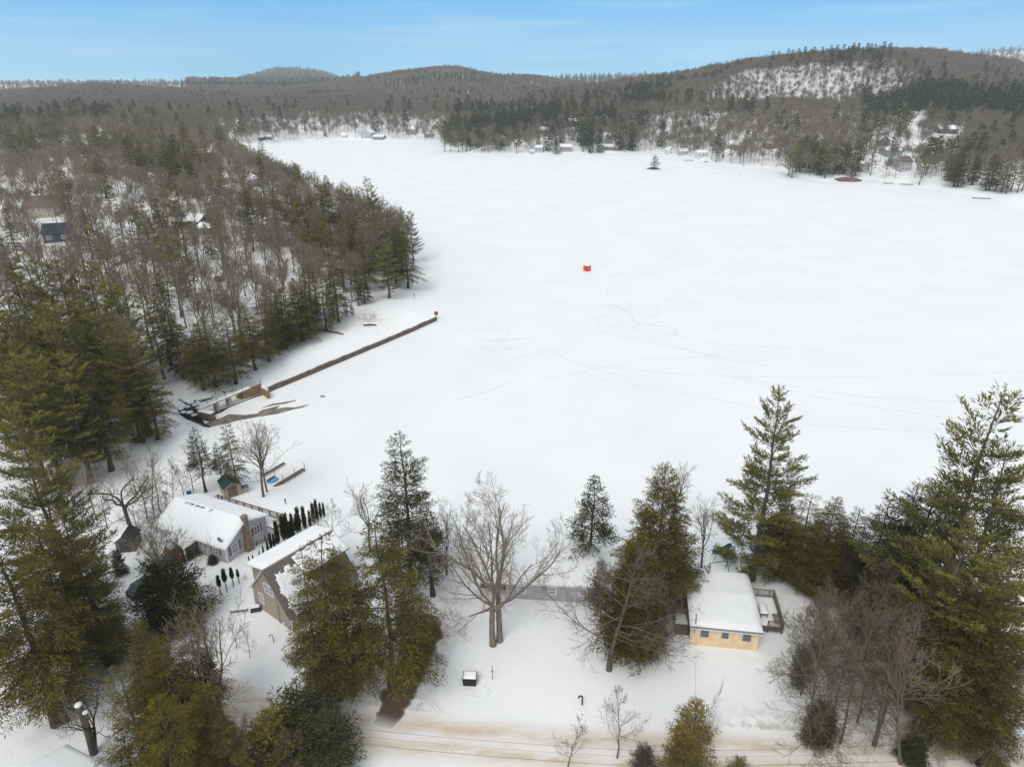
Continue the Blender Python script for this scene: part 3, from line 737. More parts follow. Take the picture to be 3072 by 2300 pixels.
PROTO, POLY = {}, {}
def proto(key, builders, bark, leaf, H):
    tb, cb = builders; POLY[key] = tb.n // 4 + cb.n // 4
    PROTO[key] = (tb.mesh('trunk', M[bark], True), cb.mesh('crown', M[leaf]), H)
def plant(key, name, x, y, z, h, rz=0.0, wide=1.0, label=None, cat='tree', group=None, leaf=None, tilt=(0, 0)):
    t, c, H = PROTO[key]
    r = thing(name, label, cat, (x, y, z - .08), rz, group)
    r.rotation_euler = (tilt[0], tilt[1], rz)
    s = h / H; r.scale = (s * wide, s * wide, s)
    link('trunk', t, r); o = link('crown', c, r)
    if leaf:
        o.material_slots[0].link = 'OBJECT'; o.material_slots[0].material = M[leaf]
    return r
RS = random.Random(77)
def P_B(key, name, base, top_y, label, wide=1.0, rz=None, group=None, leaf=None, cat='tree', tilt=(0, 0)):
    """BASE: where the trunk meets the snow in the photo (2212-wide pixels); TOP_Y: the row of its tip"""
    x, y, z = g2(*base)
    h = max(1.0, z_seen(top_y * S, y) - z)
    return plant(key, name, x, y, z, h, RS.uniform(0, 6.28) if rz is None else rz, wide, label, cat, group, leaf, tilt)
def P_T(key, name, top, h, label, wide=1.0, rz=None, group=None, leaf=None, cat='tree', tilt=(0, 0)):
    """TOP: the tip in the photo (2212-wide pixels), for a tree H metres tall whose foot is hidden"""
    x, y, z = g2(top[0], top[1], h)
    return plant(key, name, x, y, z, h, RS.uniform(0, 6.28) if rz is None else rz, wide, label, cat, group, leaf, tilt)

# --- the kinds of tree, near ones finely built
for i in range(5):
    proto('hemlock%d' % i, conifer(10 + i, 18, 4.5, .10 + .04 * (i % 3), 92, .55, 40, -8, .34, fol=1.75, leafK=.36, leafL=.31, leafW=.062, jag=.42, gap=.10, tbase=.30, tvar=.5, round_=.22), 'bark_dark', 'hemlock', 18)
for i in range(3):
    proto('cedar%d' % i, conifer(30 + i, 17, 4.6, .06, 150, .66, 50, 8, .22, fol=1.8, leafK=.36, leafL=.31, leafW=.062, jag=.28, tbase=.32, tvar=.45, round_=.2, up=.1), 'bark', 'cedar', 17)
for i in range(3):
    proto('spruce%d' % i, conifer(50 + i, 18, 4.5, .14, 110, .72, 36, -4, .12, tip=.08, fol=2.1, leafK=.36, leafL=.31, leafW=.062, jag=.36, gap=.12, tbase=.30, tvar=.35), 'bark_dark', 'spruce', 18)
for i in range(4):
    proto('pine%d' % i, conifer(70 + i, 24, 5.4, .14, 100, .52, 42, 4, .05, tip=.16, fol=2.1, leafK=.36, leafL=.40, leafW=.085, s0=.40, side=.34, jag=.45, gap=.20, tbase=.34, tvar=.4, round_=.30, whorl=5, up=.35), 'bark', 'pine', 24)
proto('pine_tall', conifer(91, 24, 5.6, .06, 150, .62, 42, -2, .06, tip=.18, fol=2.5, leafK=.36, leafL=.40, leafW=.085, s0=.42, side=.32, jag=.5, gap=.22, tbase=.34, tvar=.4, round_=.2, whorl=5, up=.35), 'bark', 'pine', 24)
for i in range(2):
    proto('thin%d' % i, conifer(95 + i, 16, 3.2, .28, 55, .5, 35, -12, .25, fol=1.3, leafK=.4, leafL=.34, leafW=.085, jag=.5, gap=.25, tbase=.35, tvar=.5, round_=.3), 'bark_dark', 'dead', 16)
proto('smallspruce', conifer(101, 12, 2.8, .33, 80, .8, 45, 5, .12, fol=1.3, leafK=.4, leafL=.32, leafW=.085, jag=.3, tbase=.25, tvar=.3), 'bark_dark', 'spruce', 12)
for i in range(2):
    proto('thuja%d' % i, conifer(110 + i, 3.2, .62, .03, 80, .6, 70, 55, .0, fol=2.2, leafL=.30, leafW=.14, s0=.1, side=.3, jag=.15, tbase=.25, tvar=.25, round_=.3, twigs=False, tr=.05), 'bark', 'thuja', 3.2)
proto('juniper', conifer(120, 4.6, 3.6, .05, 120, .32, 55, 5, .16, fol=1.3, leafK=.4, leafL=.32, leafW=.08, jag=.3, tbase=.22, tvar=.4, round_=.05, tr=.16), 'bark', 'spruce', 4.6)
proto('scrub0', conifer(121, 6, 3.6, .04, 100, .5, 60, 20, .15, fol=1.1, leafK=.4, leafL=.34, leafW=.085, jag=.55, gap=.15, tbase=.30, tvar=.5, round_=.1, tr=.14), 'bark', 'dead', 6)
proto('scrub1', conifer(122, 7, 2.6, .10, 90, .6, 60, 20, .20, fol=1.0, leafK=.4, leafL=.34, leafW=.085, jag=.5, gap=.15, tbase=.45, tvar=.5, round_=.15, tr=.12), 'bark', 'hemlock', 7)
# leafless
proto('maple', bare(204, 18, .32, 12, 1.2, .40, 5, (8, 6, 5, 5, 3), .54, .10, .11, .0085, stems=2, stem_sep=.42, low=.0), 'bark_pale', 'twig_pale', 18)
proto('spreading', bare(202, 15, .20, 9, .62, .27, 5, (8, 6, 6, 6, 3), .56, .06, .15, .010, strat=30, low=.2), 'bark', 'twig_tan', 15)
for i in range(4):
    proto('bare%d' % i, bare(210 + i, 15, .36, 6, .62, .20, 4, (6, 5, 5, 4), .55, .14, .14, .014, low=.2), 'bark', 'twig', 15)
for i in range(3):
    proto('thicket%d' % i, bare(220 + i, 14, .12, 8, .46, .13, 5, (6, 6, 6, 5, 3), .56, .10, .17, .010, strat=26, low=.0), 'bark', 'twig_tan', 14)
for i in range(3):
    proto('sapling%d' % i, bare(230 + i, 9, .18, 4, .34, .07, 4, (5, 5, 5, 4), .52, .20, .1, .008, strat=20, low=-.25), 'bark', 'twig', 9)
proto('crooked', bare(240, 11, .32, 5, 1.0, .24, 4, (6, 5, 4, 4), .6, .05, .24, .012, lean=(.25, 0), low=.2), 'bark_dark', 'twig', 11)
proto('brush', bare(241, 3, .05, 9, .8, .03, 3, (6, 5, 4), .55, .1, .2, .008), 'straw', 'straw', 3)
# middle distance
for i in range(3):
    proto('midhem%d' % i, conifer(310 + i, 19, 4.3, .12, 100, .62, 40, -6, .26, fol=.8, leafL=.66, leafW=.23, jag=.42, gap=.1, tbase=.28, tvar=.5, round_=.22), 'bark_dark', 'hemlock', 19)
for i in range(3):
    proto('midpine%d' % i, conifer(320 + i, 25, 5.6, .20, 66, .50, 40, 4, .05, tip=.15, fol=.95, leafL=.60, leafW=.21, s0=.38, side=.34, jag=.45, gap=.18, tbase=.34, tvar=.45, round_=.30, whorl=5, up=.3), 'bark', 'pine', 25)
for i in range(2):
    proto('midspruce%d' % i, conifer(330 + i, 20, 3.8, .16, 85, .8, 40, -4, .16, fol=.8, leafL=.62, leafW=.21, jag=.36, gap=.12, tbase=.26, tvar=.35), 'bark_dark', 'spruce', 20)
for i in range(6):
    proto('midbare%d' % i, bare(340 + i, 16, .40, 6, .60, .17, 4, (5, 6, 5, 4), .56, .16, .15, .022, low=.1), 'bark', 'twig', 16)

# ------------------------------------------------------------------ buildings
def snow_sheet(name, fn, nu, nv, parent, th=.24, keep=None, edge=.35, seed=1, su=1.0, sv=1.0):
    """snow lying on a surface FN(u, v) -> (x, y, z): a grid that thins out and rounds off at its rim; KEEP(u, v) leaves bare patches"""
    rg = np.random.default_rng(seed); V = []; on = np.ones((nu + 1, nv + 1), bool)
    U = np.linspace(0, 1, nu + 1); W = np.linspace(0, 1, nv + 1)
    if keep:
        for i, u in enumerate(U):
            for j, v in enumerate(W): on[i, j] = keep(u, v)
    for i, u in enumerate(U):
        for j, v in enumerate(W):
            e = min(u * su, (1 - u) * su, v * sv, (1 - v) * sv)
            k = math.sqrt(min(1, max(0, e) / edge))
            if on[i, j]:
                a = on[max(i - 1, 0):i + 2, max(j - 1, 0):j + 2]
                if not a.all(): k *= .35
            x, y, z = fn(u, v)
            V.append((x, y, z + .015 + th * k * (.8 + .45 * float(fbm(np.array([x * .9 + seed]), np.array([y * .9]), seed, 3)[0] - .25))))
    cell = {(i, j) for i in range(nu) for j in range(nv) if on[i, j] and on[i + 1, j] and on[i, j + 1] and on[i + 1, j + 1]}
    if keep:                                   # scraps too small to stay on a roof slide off
        left, cell = set(cell), set()
        while left:
            st = [left.pop()]; comp = set(st)
            while st:
                i, j = st.pop()
                for q in ((i + 1, j), (i - 1, j), (i, j + 1), (i, j - 1)):
                    if q in left: left.discard(q); comp.add(q); st.append(q)
            if len(comp) > .15 * nu * nv: cell |= comp
    F = [(i * (nv + 1) + j, (i + 1) * (nv + 1) + j, (i + 1) * (nv + 1) + j + 1, i * (nv + 1) + j + 1) for i in range(nu) for j in range(nv) if (i, j) in cell]
    used = sorted({i for f in F for i in f}); re_ = {k: i for i, k in enumerate(used)}
    mb = MB(); mb.add([V[k] for k in used], [tuple(re_[i] for i in f) for f in F]); return mb.build(name, M['snow'], parent, smooth=True)
def roof(par, x0, x1, prof, mat, ov=.35, th=.14, snow=.25, axis='x', name='roof', seed=1, keep=None, ext=(True, True), ends=None):
    """a roof plate following PROF [(y, z)] pulled along x (or along y with PROF in x, z), with its snow as a child"""
    p = [tuple(map(float, q)) for q in prof]
    def extend(a, b):
        d = math.hypot(a[0] - b[0], a[1] - b[1]); return (a[0] + (a[0] - b[0]) / d * ov, a[1] + (a[1] - b[1]) / d * ov)
    q = list(p)
    if ext[0]: q[0] = extend(p[0], p[1])
    if ext[1]: q[-1] = extend(p[-1], p[-2])
    mb = MB(); e0, e1 = ends or (ov, ov)
    mb.prism([(a, b + .005) for a, b in q] + [(a, b + th) for a, b in q[::-1]], axis, x0 - e0, x1 + e1)
    r = mb.build(name, M[mat], par)
    if snow:
        ls = [0]
        for a, b in zip(q[:-1], q[1:]): ls.append(ls[-1] + math.hypot(b[0] - a[0], b[1] - a[1]))
        T = ls[-1]
        def fn(u, v):
            x = x0 - e0 + .02 + (x1 + e1 - x0 + e0 - .04) * u; s = min(max(v, .004), .996) * T
            k = max(i for i in range(len(ls) - 1) if ls[i] <= s + 1e-6); t = (s - ls[k]) / (ls[k + 1] - ls[k])
            a = q[k][0] + (q[k + 1][0] - q[k][0]) * t; b = q[k][1] + (q[k + 1][1] - q[k][1]) * t + th
            return (x, a, b) if axis == 'x' else (a, x, b)
        L = x1 - x0 + e0 + e1
        g_ = .16 if keep else .35
        snow_sheet('roof_snow', fn, max(6, int(L / g_)), max(6, int(T / g_)), r, snow, keep, .4, seed, L, T)
    return r
def obox(mb, p, t, n, a0, a1, z0, z1, d0, d1):
    """a box on a wall: A along the wall, D outwards"""
    c = []
    for z in (z0, z1):
        for a, d in ((a0, d0), (a1, d0), (a1, d1), (a0, d1)): c.append((p[0] + t[0] * a + n[0] * d, p[1] + t[1] * a + n[1] * d, p[2] + z))
    mb.hexa(c)
def window(par, p, n, w, h, shutters=None, trim='trim', glass='glass', bars=1, fw=.09):
    """a window on the wall at P (its middle), facing N"""
    l = math.hypot(*n); n = (n[0] / l, n[1] / l); t = (-n[1], n[0]); w2, h2 = w / 2, h / 2
    f = MB()
    for a in ((-w2 - fw, -w2, -h2 - fw, h2 + fw), (w2, w2 + fw, -h2 - fw, h2 + fw), (-w2, w2, h2, h2 + fw), (-w2, w2, -h2 - fw, -h2)): obox(f, p, t, n, a[0], a[1], a[2], a[3], .0, .06)
    obox(f, p, t, n, -w2, w2, -.025, .025, .022, .045)
    for b in range(bars - 1): x = -w2 + w * (b + 1) / bars; obox(f, p, t, n, x - .03, x + .03, -h2, -.025, .022, .05); obox(f, p, t, n, x - .03, x + .03, .025, h2, .022, .05)
    fo = f.build('window', M[trim], par)
    g = MB(); obox(g, p, t, n, -w2, w2, -h2, h2, .004, .02); g.build('pane', M[glass], fo)
    if shutters:
        for s in (-1, 1):
            m_ = MB(); a, b = sorted((s * (w2 + fw + .03), s * (w2 + fw + .38))); obox(m_, p, t, n, a, b, -h2 - .04, h2 + .04, .003, .04); m_.build('shutter', M[shutters], fo)
    return fo
def railing(par, pts, h=.95, mat='deck', gap=.16, name='railing', r=.035):
    mb = MB()
    for a, b in zip(pts[:-1], pts[1:]):
        a, b = Vector(a), Vector(b); L = (b - a).length; d = (b - a).normalized(); n = Vector((-d.y, d.x, 0))
        def bar(z, w, t):
            q = [a - n * w + Vector((0, 0, z)), b - n * w + Vector((0, 0, z)), b + n * w + Vector((0, 0, z)), a + n * w + Vector((0, 0, z))]
            mb.slab(q, t)
        bar(h - .04, .06, .05); bar(.10, .03, .06)
        k = max(2, int(L / gap))
        for i in range(1, k):
            c = a + d * (L * i / k); w = .05 if i % 8 == 0 else .022
            mb.box(c.x - w, c.y - w, c.z + .16, c.x + w, c.y + w, c.z + h - .042)
    for p in pts: mb.box(p[0] - .055, p[1] - .055, p[2] - .3, p[0] + .055, p[1] + .055, p[2] + h + .06)
    return mb.build(name, M[mat], par)

def cottage(name, label, px, py, wpx, dm, wh, rh, wall, roofm, rz=0.0, ridge='x', nwin=2, snow=.25, storeys=1, cat='house', group=None, trim='trim', chim=False, base=None, wm=None, clear=True, door=None):
    x, y, z = G(px, py); f = y * CP - (z - CAM_H) * SP
    w = wm or wpx * f / FPX
    t = thing(name, label, cat, (x, y, z), rz, group)
    if clear: CLEAR.append((x, y + dm * .3, max(w, dm) * .55 + 2.0)); CLEAR.append((x * .975, y * .975, max(3.5, w * .5))); [CLEAR.append((x * k, y * k, max(3.5, w * .42))) for k in (.95, .925, .90) + ((.875, .85, .825) if name == 'wood_house' else ())]
    mb = MB()
    if ridge == 'x': mb.prism([(0, -1.2), (0, wh), (dm / 2, wh + rh), (dm, wh), (dm, -1.2)], 'x', -w / 2, w / 2)
    else: mb.prism([(-w / 2, -1.2), (-w / 2, wh), (0, wh + rh), (w / 2, wh), (w / 2, -1.2)], 'y', 0, dm)
    mb.build('wall', M[wall], t)
    sd_ = int(abs(px * 7 + py)) % 97
    if ridge == 'x': r = roof(t, -w / 2, w / 2, [(0, wh), (dm / 2, wh + rh), (dm, wh)], roofm, .35, .16, snow, 'x', seed=sd_)
    else: r = roof(t, 0, dm, [(-w / 2, wh), (0, wh + rh), (w / 2, wh)], roofm, .35, .16, snow, 'y', seed=sd_)
    if chim: MB().box(w * .2, dm * .55, wh + rh * .5, w * .2 + .6, dm * .55 + .6, wh + rh + .8).build('chimney', M['brick'], r)
    for s in range(storeys):
        zz = (wh / storeys) * (s + .55)
        for i in range(nwin): window(t, (-w / 2 + w * (i + .5) / nwin + (.3 if i % 2 else -.2), 0, zz), (0, -1), min(1.1, w * .16), min(1.15, wh / storeys * .42), trim=trim)
    if ridge == 'y' and rh > 1.5: window(t, (0, 0, wh + rh * .35), (0, -1), .8, .9, trim=trim)
    if nwin: window(t, (w / 2, dm * .5, wh * .55), (1, 0), 1.0, 1.0, trim=trim); window(t, (-w / 2, dm * .5, wh * .55), (-1, 0), 1.0, 1.0, trim=trim)
    if door: MB().box(w * .5 - 1.6, -.05, 0, w * .5 - .7, -.004, 2.0).build('door', M[door], t)
    return t
CLEAR = []

# white house at left: long low gable, ridge across, brick chimney on the near gable end
hw = thing('white_house', 'pale grey sided house with mauve shutters, brick chimney and deep snow roof', 'house', (-34.38, 69.83, 1.3), 2.71)
LW, YA, YB, ZE, ZR, ZB = 11.3, -3.25, -6.8, 2.46, 4.18, 2.76
MB().prism([(0, -.3), (0, ZE), (YA, ZR), (YB, ZB), (YB, -1.5)], 'x', 0, LW).build('wall', M['clap_grey'], hw)
MB().prism([(.02, -.5), (.02, .28), (YB - .02, -.55), (YB - .02, -1.6)], 'x', -.03, LW - .1).build('foundation', M['concrete'], hw)
r_ = roof(hw, 0, LW, [(0, ZE), (YA, ZR), (YB, ZB)], 'trim', .4, .16, .30, seed=3, keep=lambda u, v: not (abs(v - .47) < .012 and (.52 < u < .82 or .43 < u < .47) and (math.sin(u * 90) > -.3)))
MB().box(LW * .52, YA - .07, ZR + .10, LW * .80, YA + .07, ZR + .21).build('ridge_vent', M['shingle_dark'], r_)
ch = MB(); ch.box(-.62, -3.75, -1.0, -.035, -2.75, 1.2); ch.hexa([(-.62, -3.75, 1.2), (-.035, -3.75, 1.2), (-.035, -2.75, 1.2), (-.62, -2.75, 1.2), (-.55, -3.5, 1.7), (-.035, -3.5, 1.7), (-.035, -2.95, 1.7), (-.55, -2.95, 1.7)]); ch.box(-.58, -3.53, 1.7, -.5 + .46, -2.93, 4.9); ch.box(-.66, -3.6, 4.9, .03, -2.86, 5.02)
ch.build('chimney', M['brick'], hw)
window(hw, (0, -1.35, 1.45), (-1, 0), .95, 1.25, 'shutter', glass='pane_pale'); window(hw, (0, -5.1, 1.75), (-1, 0), .8, 1.1, 'shutter', bars=2); window(hw, (0, -5.45, -.25), (-1, 0), .75, .7, 'shutter', bars=2)
window(hw, (0, -1.3, .02), (-1, 0), .8, .22)
window(hw, (1.75, 0, 1.35), (0, 1), .85, .85, 'shutter', bars=2); window(hw, (4.05, 0, 1.75), (0, 1), .7, .45, 'shutter', bars=1)
for p in ((-.04, -.12, -.3, .09, .05, ZE), (-.05, YB - .05, -1.5, .07, YB + .1, ZB)): MB().box(*p).build('corner_board', M['trim'], hw)
# cross gabled porch on the front
MB().prism([(4.95, 0), (4.95, 2.25), (6.4, 3.05), (7.85, 2.25), (7.85, 0)], 'y', .004, 1.0).build('porch_wall', M['clap_mid'], hw)
pr_ = MB().prism([(4.55, 2.12), (6.4, 3.15), (8.25, 2.12), (8.25, 2.24), (6.4, 3.29), (4.55, 2.24)], 'y', -1.5, 2.15).build('porch_roof', M['trim'], hw)
def pf(u, v):
    x = 4.57 + 3.66 * u; return x, -2.2 + 4.33 * v, 3.29 - abs(x - 6.4) * .567
snow_sheet('roof_snow', pf, 12, 14, pr_, .22, None, .35, 8, 3.7, 4.3)
for x in (4.75, 8.05): MB().box(x - .07, 1.85, 0, x + .07, 2.0, 2.14).build('porch_post', M['trim'], hw)
MB().box(4.7, 1.0, .25, 8.1, 2.1, .42).build('porch_floor', M['redpaint'], hw)
for k in range(3): MB().box(5.4, 2.1 + .3 * k, -.1, 7.0, 2.4 + .3 * k, .3 - .13 * k).build('step', M['redpaint'], hw)
railing(hw, [(5.35, 2.1, .4), (5.35, 3.0, 0)], .9, 'redpaint'); railing(hw, [(7.05, 2.1, .4), (7.05, 3.0, 0)], .9, 'redpaint'); railing(hw, [(7.1, 2.05, .4), (8.05, 2.05, .4)], .9, 'redpaint')
MB().box(5.6, 1.004, .42, 6.5, 1.05, 2.2).build('door', M['trim'], hw)
ds = MB().tube([(.72, -.3, ZE + .1), (.72, -.3, ZE + .75)], .03, 6); ds.build('dish_mast', M['metal'], hw)
d_ = MB(); vs_ = [(.72, -.18, ZE + .85)] + [(.72 + .36 * math.cos(a), -.05 + .05, ZE + .85 + .36 * math.sin(a)) for a in np.linspace(0, 2 * math.pi, 14, endpoint=False)]
d_.add(vs_, [(0, 1 + i, 1 + (i + 1) % 14) for i in range(14)]); o_ = d_.build('satellite_dish', M['trim_grey'], hw); so = o_.modifiers.new('thick', 'SOLIDIFY'); so.thickness = .03
dk = MB(); dk.box(-1.4, YB - 2.0, 1.0, LW - 1.0, YB - .012, 1.15); dk.build('back_deck', M['deck'], hw)
railing(hw, [(-1.35, YB - .1, 1.15), (-1.35, YB - 1.95, 1.15), (3.0, YB - 1.95, 1.15), (LW - 1.1, YB - 1.95, 1.15), (LW - 1.1, YB - .1, 1.15)], .95, 'deck', name='deck_railing')
for x in (-1.3, 3, 7): MB().box(x - .07, YB - 1.95, -1.8, x + .07, YB - 1.8, 1.0).build('deck_post', M['trim'], hw)
snow_sheet('deck_snow', lambda u, v: (-1.3 + (LW + .1) * u, YB - 1.85 + 1.8 * v, 1.15), 30, 6, hw, .2, None, .3, 5, 12, 1.8)

# tan house: steep gable towards the road, shed dormers both sides
ht = thing('tan_house', 'tan sided house with steep shingle roof half bare of snow, end wall facing the road', 'house', (-28.63, 62.57, 1.3), -.66)
WT, DT, XP, ZP, ZL, ZRT = 6.68, 8.95, 3.0, 6.2, 2.62, 2.1
MB().prism([(0, -.4), (0, ZL), (XP, ZP), (WT, ZRT), (WT, -.4)], 'y', 0, DT).build('wall', M['clap_tan'], ht)
roof(ht, 0, DT, [(0, ZL), (XP, ZP)], 'trim', .55, .14, 0, 'y', 'left_roof', 4, ext=(True, False), ends=(.3, .1))
def kp(u, v):
    y = u * 9.35 - .3; e = .045 * math.sin(u * 40) + .03 * math.sin(u * 97 + 1)
    return v > .17 + e + max(0, (1.2 - y) * .16) and y > .33 + .16 * math.sin(v * 21) and y < 3.45 + 1.3 * v
rr_ = roof(ht, 0, DT, [(XP, ZP), (WT, ZRT)], 'shingle', .5, .14, .34, 'y', 'right_roof', 9, ext=(False, True), ends=(.3, .1), keep=kp)
# left shed dormer
MB().prism([(.12, 2.7), (.12, 5.42), (XP - .02, 6.08), (XP - .02, 5.9)], 'y', .25, DT - .3).build('left_dormer_wall', M['clap_tan'], ht)
roof(ht, .1, DT - .1, [(-.1, 5.45), (XP + .06, 6.28)], 'trim', .3, .13, .30, 'y', 'left_dormer_roof', 7, ext=(True, False))
# right shed dormer
MB().prism([(XP + .3, 5.75), (XP + .3, 5.95), (5.5, 4.95), (5.5, 3.2)], 'y', 3.5, DT - .3).build('right_dormer_wall', M['clap_olive'], ht)
roof(ht, 3.4, DT - .15, [(XP + .1, 6.12), (5.55, 5.02)], 'shingle', .28, .13, .30, 'y', 'right_dormer_roof', 11, ext=(False, True), keep=lambda u, v: v > .05 + .04 * math.sin(u * 30))
window(ht, (3.3, 0, 3.75), (0, -1), 1.45, 1.05, glass='pane_pale', bars=2, fw=.11); window(ht, (1.55, 0, 1.75), (0, -1), .75, 1.15, glass='pane_pale', fw=.11)
window(ht, (WT, 1.4, 1.15), (1, 0), 1.5, .85, bars=3); window(ht, (WT, 5.2, 1.15), (1, 0), 1.2, .85, bars=2)
for p in ((WT - .08, -.05, -.3, WT + .05, .1, ZRT - .1), (-.05, -.05, -.3, .09, .1, ZL - .1)): MB().box(*p).build('corner_board', M['trim'], ht)
MB().tube([(4.6, -.06, -.2), (4.6, -.06, 2.6), (4.3, -.06, 3.0)], .04, 6).build('conduit', M['clap_tan'], ht)
MB().box(5.2, -.14, .1, 5.45, -.004, .45).build('meter_box', M['trim'], ht)

# grey ranch house behind the maple
hg = thing('grey_house', 'long low grey house with white framed windows and deep snow roof behind the big maple', 'house', (-.67, 63.5, 1.3), -.07)
MB().box(0, .004, -.4, 10.4, 9.4, 2.28).build('wall', M['clap_mid'], hg)
MB().prism([(9.4, 2.28), (4.7, 3.0), (.004, 2.28)], 'x', 0, 10.4).build('gable', M['clap_mid'], hg)
roof(hg, -3.2, 10.4, [(0, 2.28), (4.7, 3.0), (9.4, 2.28)], 'trim', .22, .15, .34, seed=13)
for x in (1.75, 5.15, 8.6): window(hg, (x, 0, 1.5), (0, -1), .72, .85, bars=1, fw=.12, glass='pane_pale')
MB().box(-3.1, 1.6, -.4, -.004, 9.3, 2.26).build('porch_wall', M['clap_brown'], hg)
for x in (-3.0, -1.5): MB().box(x - .06, .1, -.3, x + .06, .22, 2.26).build('porch_post', M['trim'], hg)
MB().box(-.9, 1.5, -.1, -.1, 1.58, 2.0).build('door', M['clap_brown'], hg)
MB().box(8.3, 7.2, 2.5, 8.8, 7.7, 3.7).build('chimney', M['brick'], hg)

# yellow cottage with a deck
hy = thing('yellow_cottage', 'small yellow cottage with three dark windows and thick smooth snow on its roof', 'house', (18.5, 56.56, 1.3), -.14)
WY, DY = 6.7, 8.8
yl = MB(); yl.box(.006, .006, -.4, WY, DY, 2.44); yl.prism([(.006, 2.44), (DY / 2, 2.80), (DY, 2.44)], 'x', .006, WY); yl.build('wall', M['clap_yellow'], hy)
MB().box(-.02, .1, -.4, 0, DY, 2.43).build('shaded_side_wall', M['clap_olive'], hy)  # left wall in shade: the shade on its yellow is put into olive
roof(hy, 0, WY, [(0, 2.44), (DY / 2, 2.80), (DY, 2.44)], 'trim_grey', .28, .2, .38, seed=17)
MB().box(-.25, -.32, 2.30, WY + .25, -.285, 2.40).build('gutter', M['trim'], hy)
for x, w, h in ((1.32, .72, .78), (3.35, .58, .62), (5.5, .7, .8)): window(hy, (x, .006, 1.62), (0, -1), w, h, trim='trim_grey', fw=.06)
MB().tube([(-.12, -.2, 2.3), (-.1, -.09, 2.0), (-.1, -.09, .1), (-.3, -.3, 0)], .05, 6).build('downspout', M['trim'], hy)
MB().tube([(.25, -.1, 1.6), (.25, -.1, 4.1)], .045, 6).build('service_mast', M['metal'], hy)
dk = MB()
for k in range(20): dk.box(6.72 + k * .155, 2.75, .55, 6.72 + k * .155 + .14, 8.0, .62)
dk.box(6.75, 2.8, .35, 9.8, 2.9, .55); dk.box(6.75, 7.9, .35, 9.8, 8.0, .55); dk.box(9.7, 2.9, .35, 9.8, 7.9, .55)
dk.build('deck', M['deck'], hy)
snow_sheet('deck_snow', lambda u, v: (6.76 + 2.95 * u, 3.2 + 4.7 * v, .62), 12, 18, hy, .13, None, .25, 4, 2.9, 4.7)
railing(hy, [(6.85, 7.95, .62), (9.75, 7.95, .62)], .95, 'deck_grey', .15, 'back_railing'); railing(hy, [(9.75, 7.95, .62), (9.75, 5.4, .62), (9.75, 2.85, .62)], .95, 'wood', .15, 'side_railing'); railing(hy, [(8.2, 2.85, .62), (9.75, 2.85, .62)], .95, 'deck', .15, 'front_railing')
for x, y in ((8.2, 2.9), (9.7, 2.9), (9.7, 7.9)): MB().box(x - .07, y - .07, -.4, x + .07, y + .07, .35).build('deck_post', M['deck_grey'], hy)
MB().box(-1.55, 2.2, .45, -.04, 4.0, .58).build('landing', M['deck_grey'], hy)
snow_sheet('landing_snow', lambda u, v: (-1.5 + 1.42 * u, 2.25 + 1.7 * v, .58), 6, 8, hy, .12, None, .2, 6, 1.4, 1.7)
for k in range(3): MB().box(-1.5, 2.2 - .3 * (k + 1), -.1, -.06, 2.2 - .3 * k, .44 - .15 * k).build('step', M['deck_grey'], hy)
railing(hy, [(-.1, 3.95, .58), (-1.5, 3.95, .58), (-1.5, 2.25, .58)], .9, 'deck_grey', .15, 'landing_railing')
tb_ = thing('patio_table', 'oblong patio table heaped with snow on the cottage deck', 'table'); tb_.location = Matrix.Translation((18.5, 56.56, 1.3)) @ Matrix.Rotation(-.14, 4, 'Z') @ Vector((8.05, 5.0, .62)); tb_.rotation_euler.z = -.14
MB().box(-.42, -.8, .66, .42, .8, .72).build('tabletop', M['deck'], tb_)
for x in (-.34, .34):
    for y in (-.7, .7): MB().box(x - .03, y - .03, 0, x + .03, y + .03, .66).build('leg', M['deck'], tb_)
snow_sheet('snow_cap', lambda u, v: (-.42 + .84 * u, -.8 + 1.6 * v, .72), 8, 12, tb_, .3, None, .3, 2, .84, 1.6)
for k, y in enumerate((3.6, 4.4)):
    b_ = thing('deck_chair', ['snow dusted metal deck chair nearest the deck corner', 'snow dusted metal deck chair behind the corner one'][k], 'chair'); b_.location = Matrix.Translation((18.5, 56.56, 1.3)) @ Matrix.Rotation(-.14, 4, 'Z') @ Vector((9.25, y, .66)); b_.rotation_euler.z = -.14
    fr = MB()
    for x in (-.28, .28):
        for yy in (-.26, .26): fr.tube([(x, yy, 0), (x, yy, .45)], .02, 5)
    fr.tube([(-.28, -.26, .45), (.28, -.26, .45), (.28, .26, .45), (-.28, .26, .45), (-.28, -.26, .45)], .02, 5); fr.tube([(.28, -.26, .45), (.36, -.26, .95), (.36, .26, .95), (.28, .26, .45)], .02, 5); fr.build('frame', M['metal'], b_)
    MB().box(-.26, -.24, .46, .26, .24, .5).build('seat', M['wood'], b_); s_ = MB()
    for q in range(4): s_.box(.30 + q * .02, -.24, .52 + q * .11, .325 + q * .02, .24, .60 + q * .11)
    s_.build('backrest', M['wood'], b_)

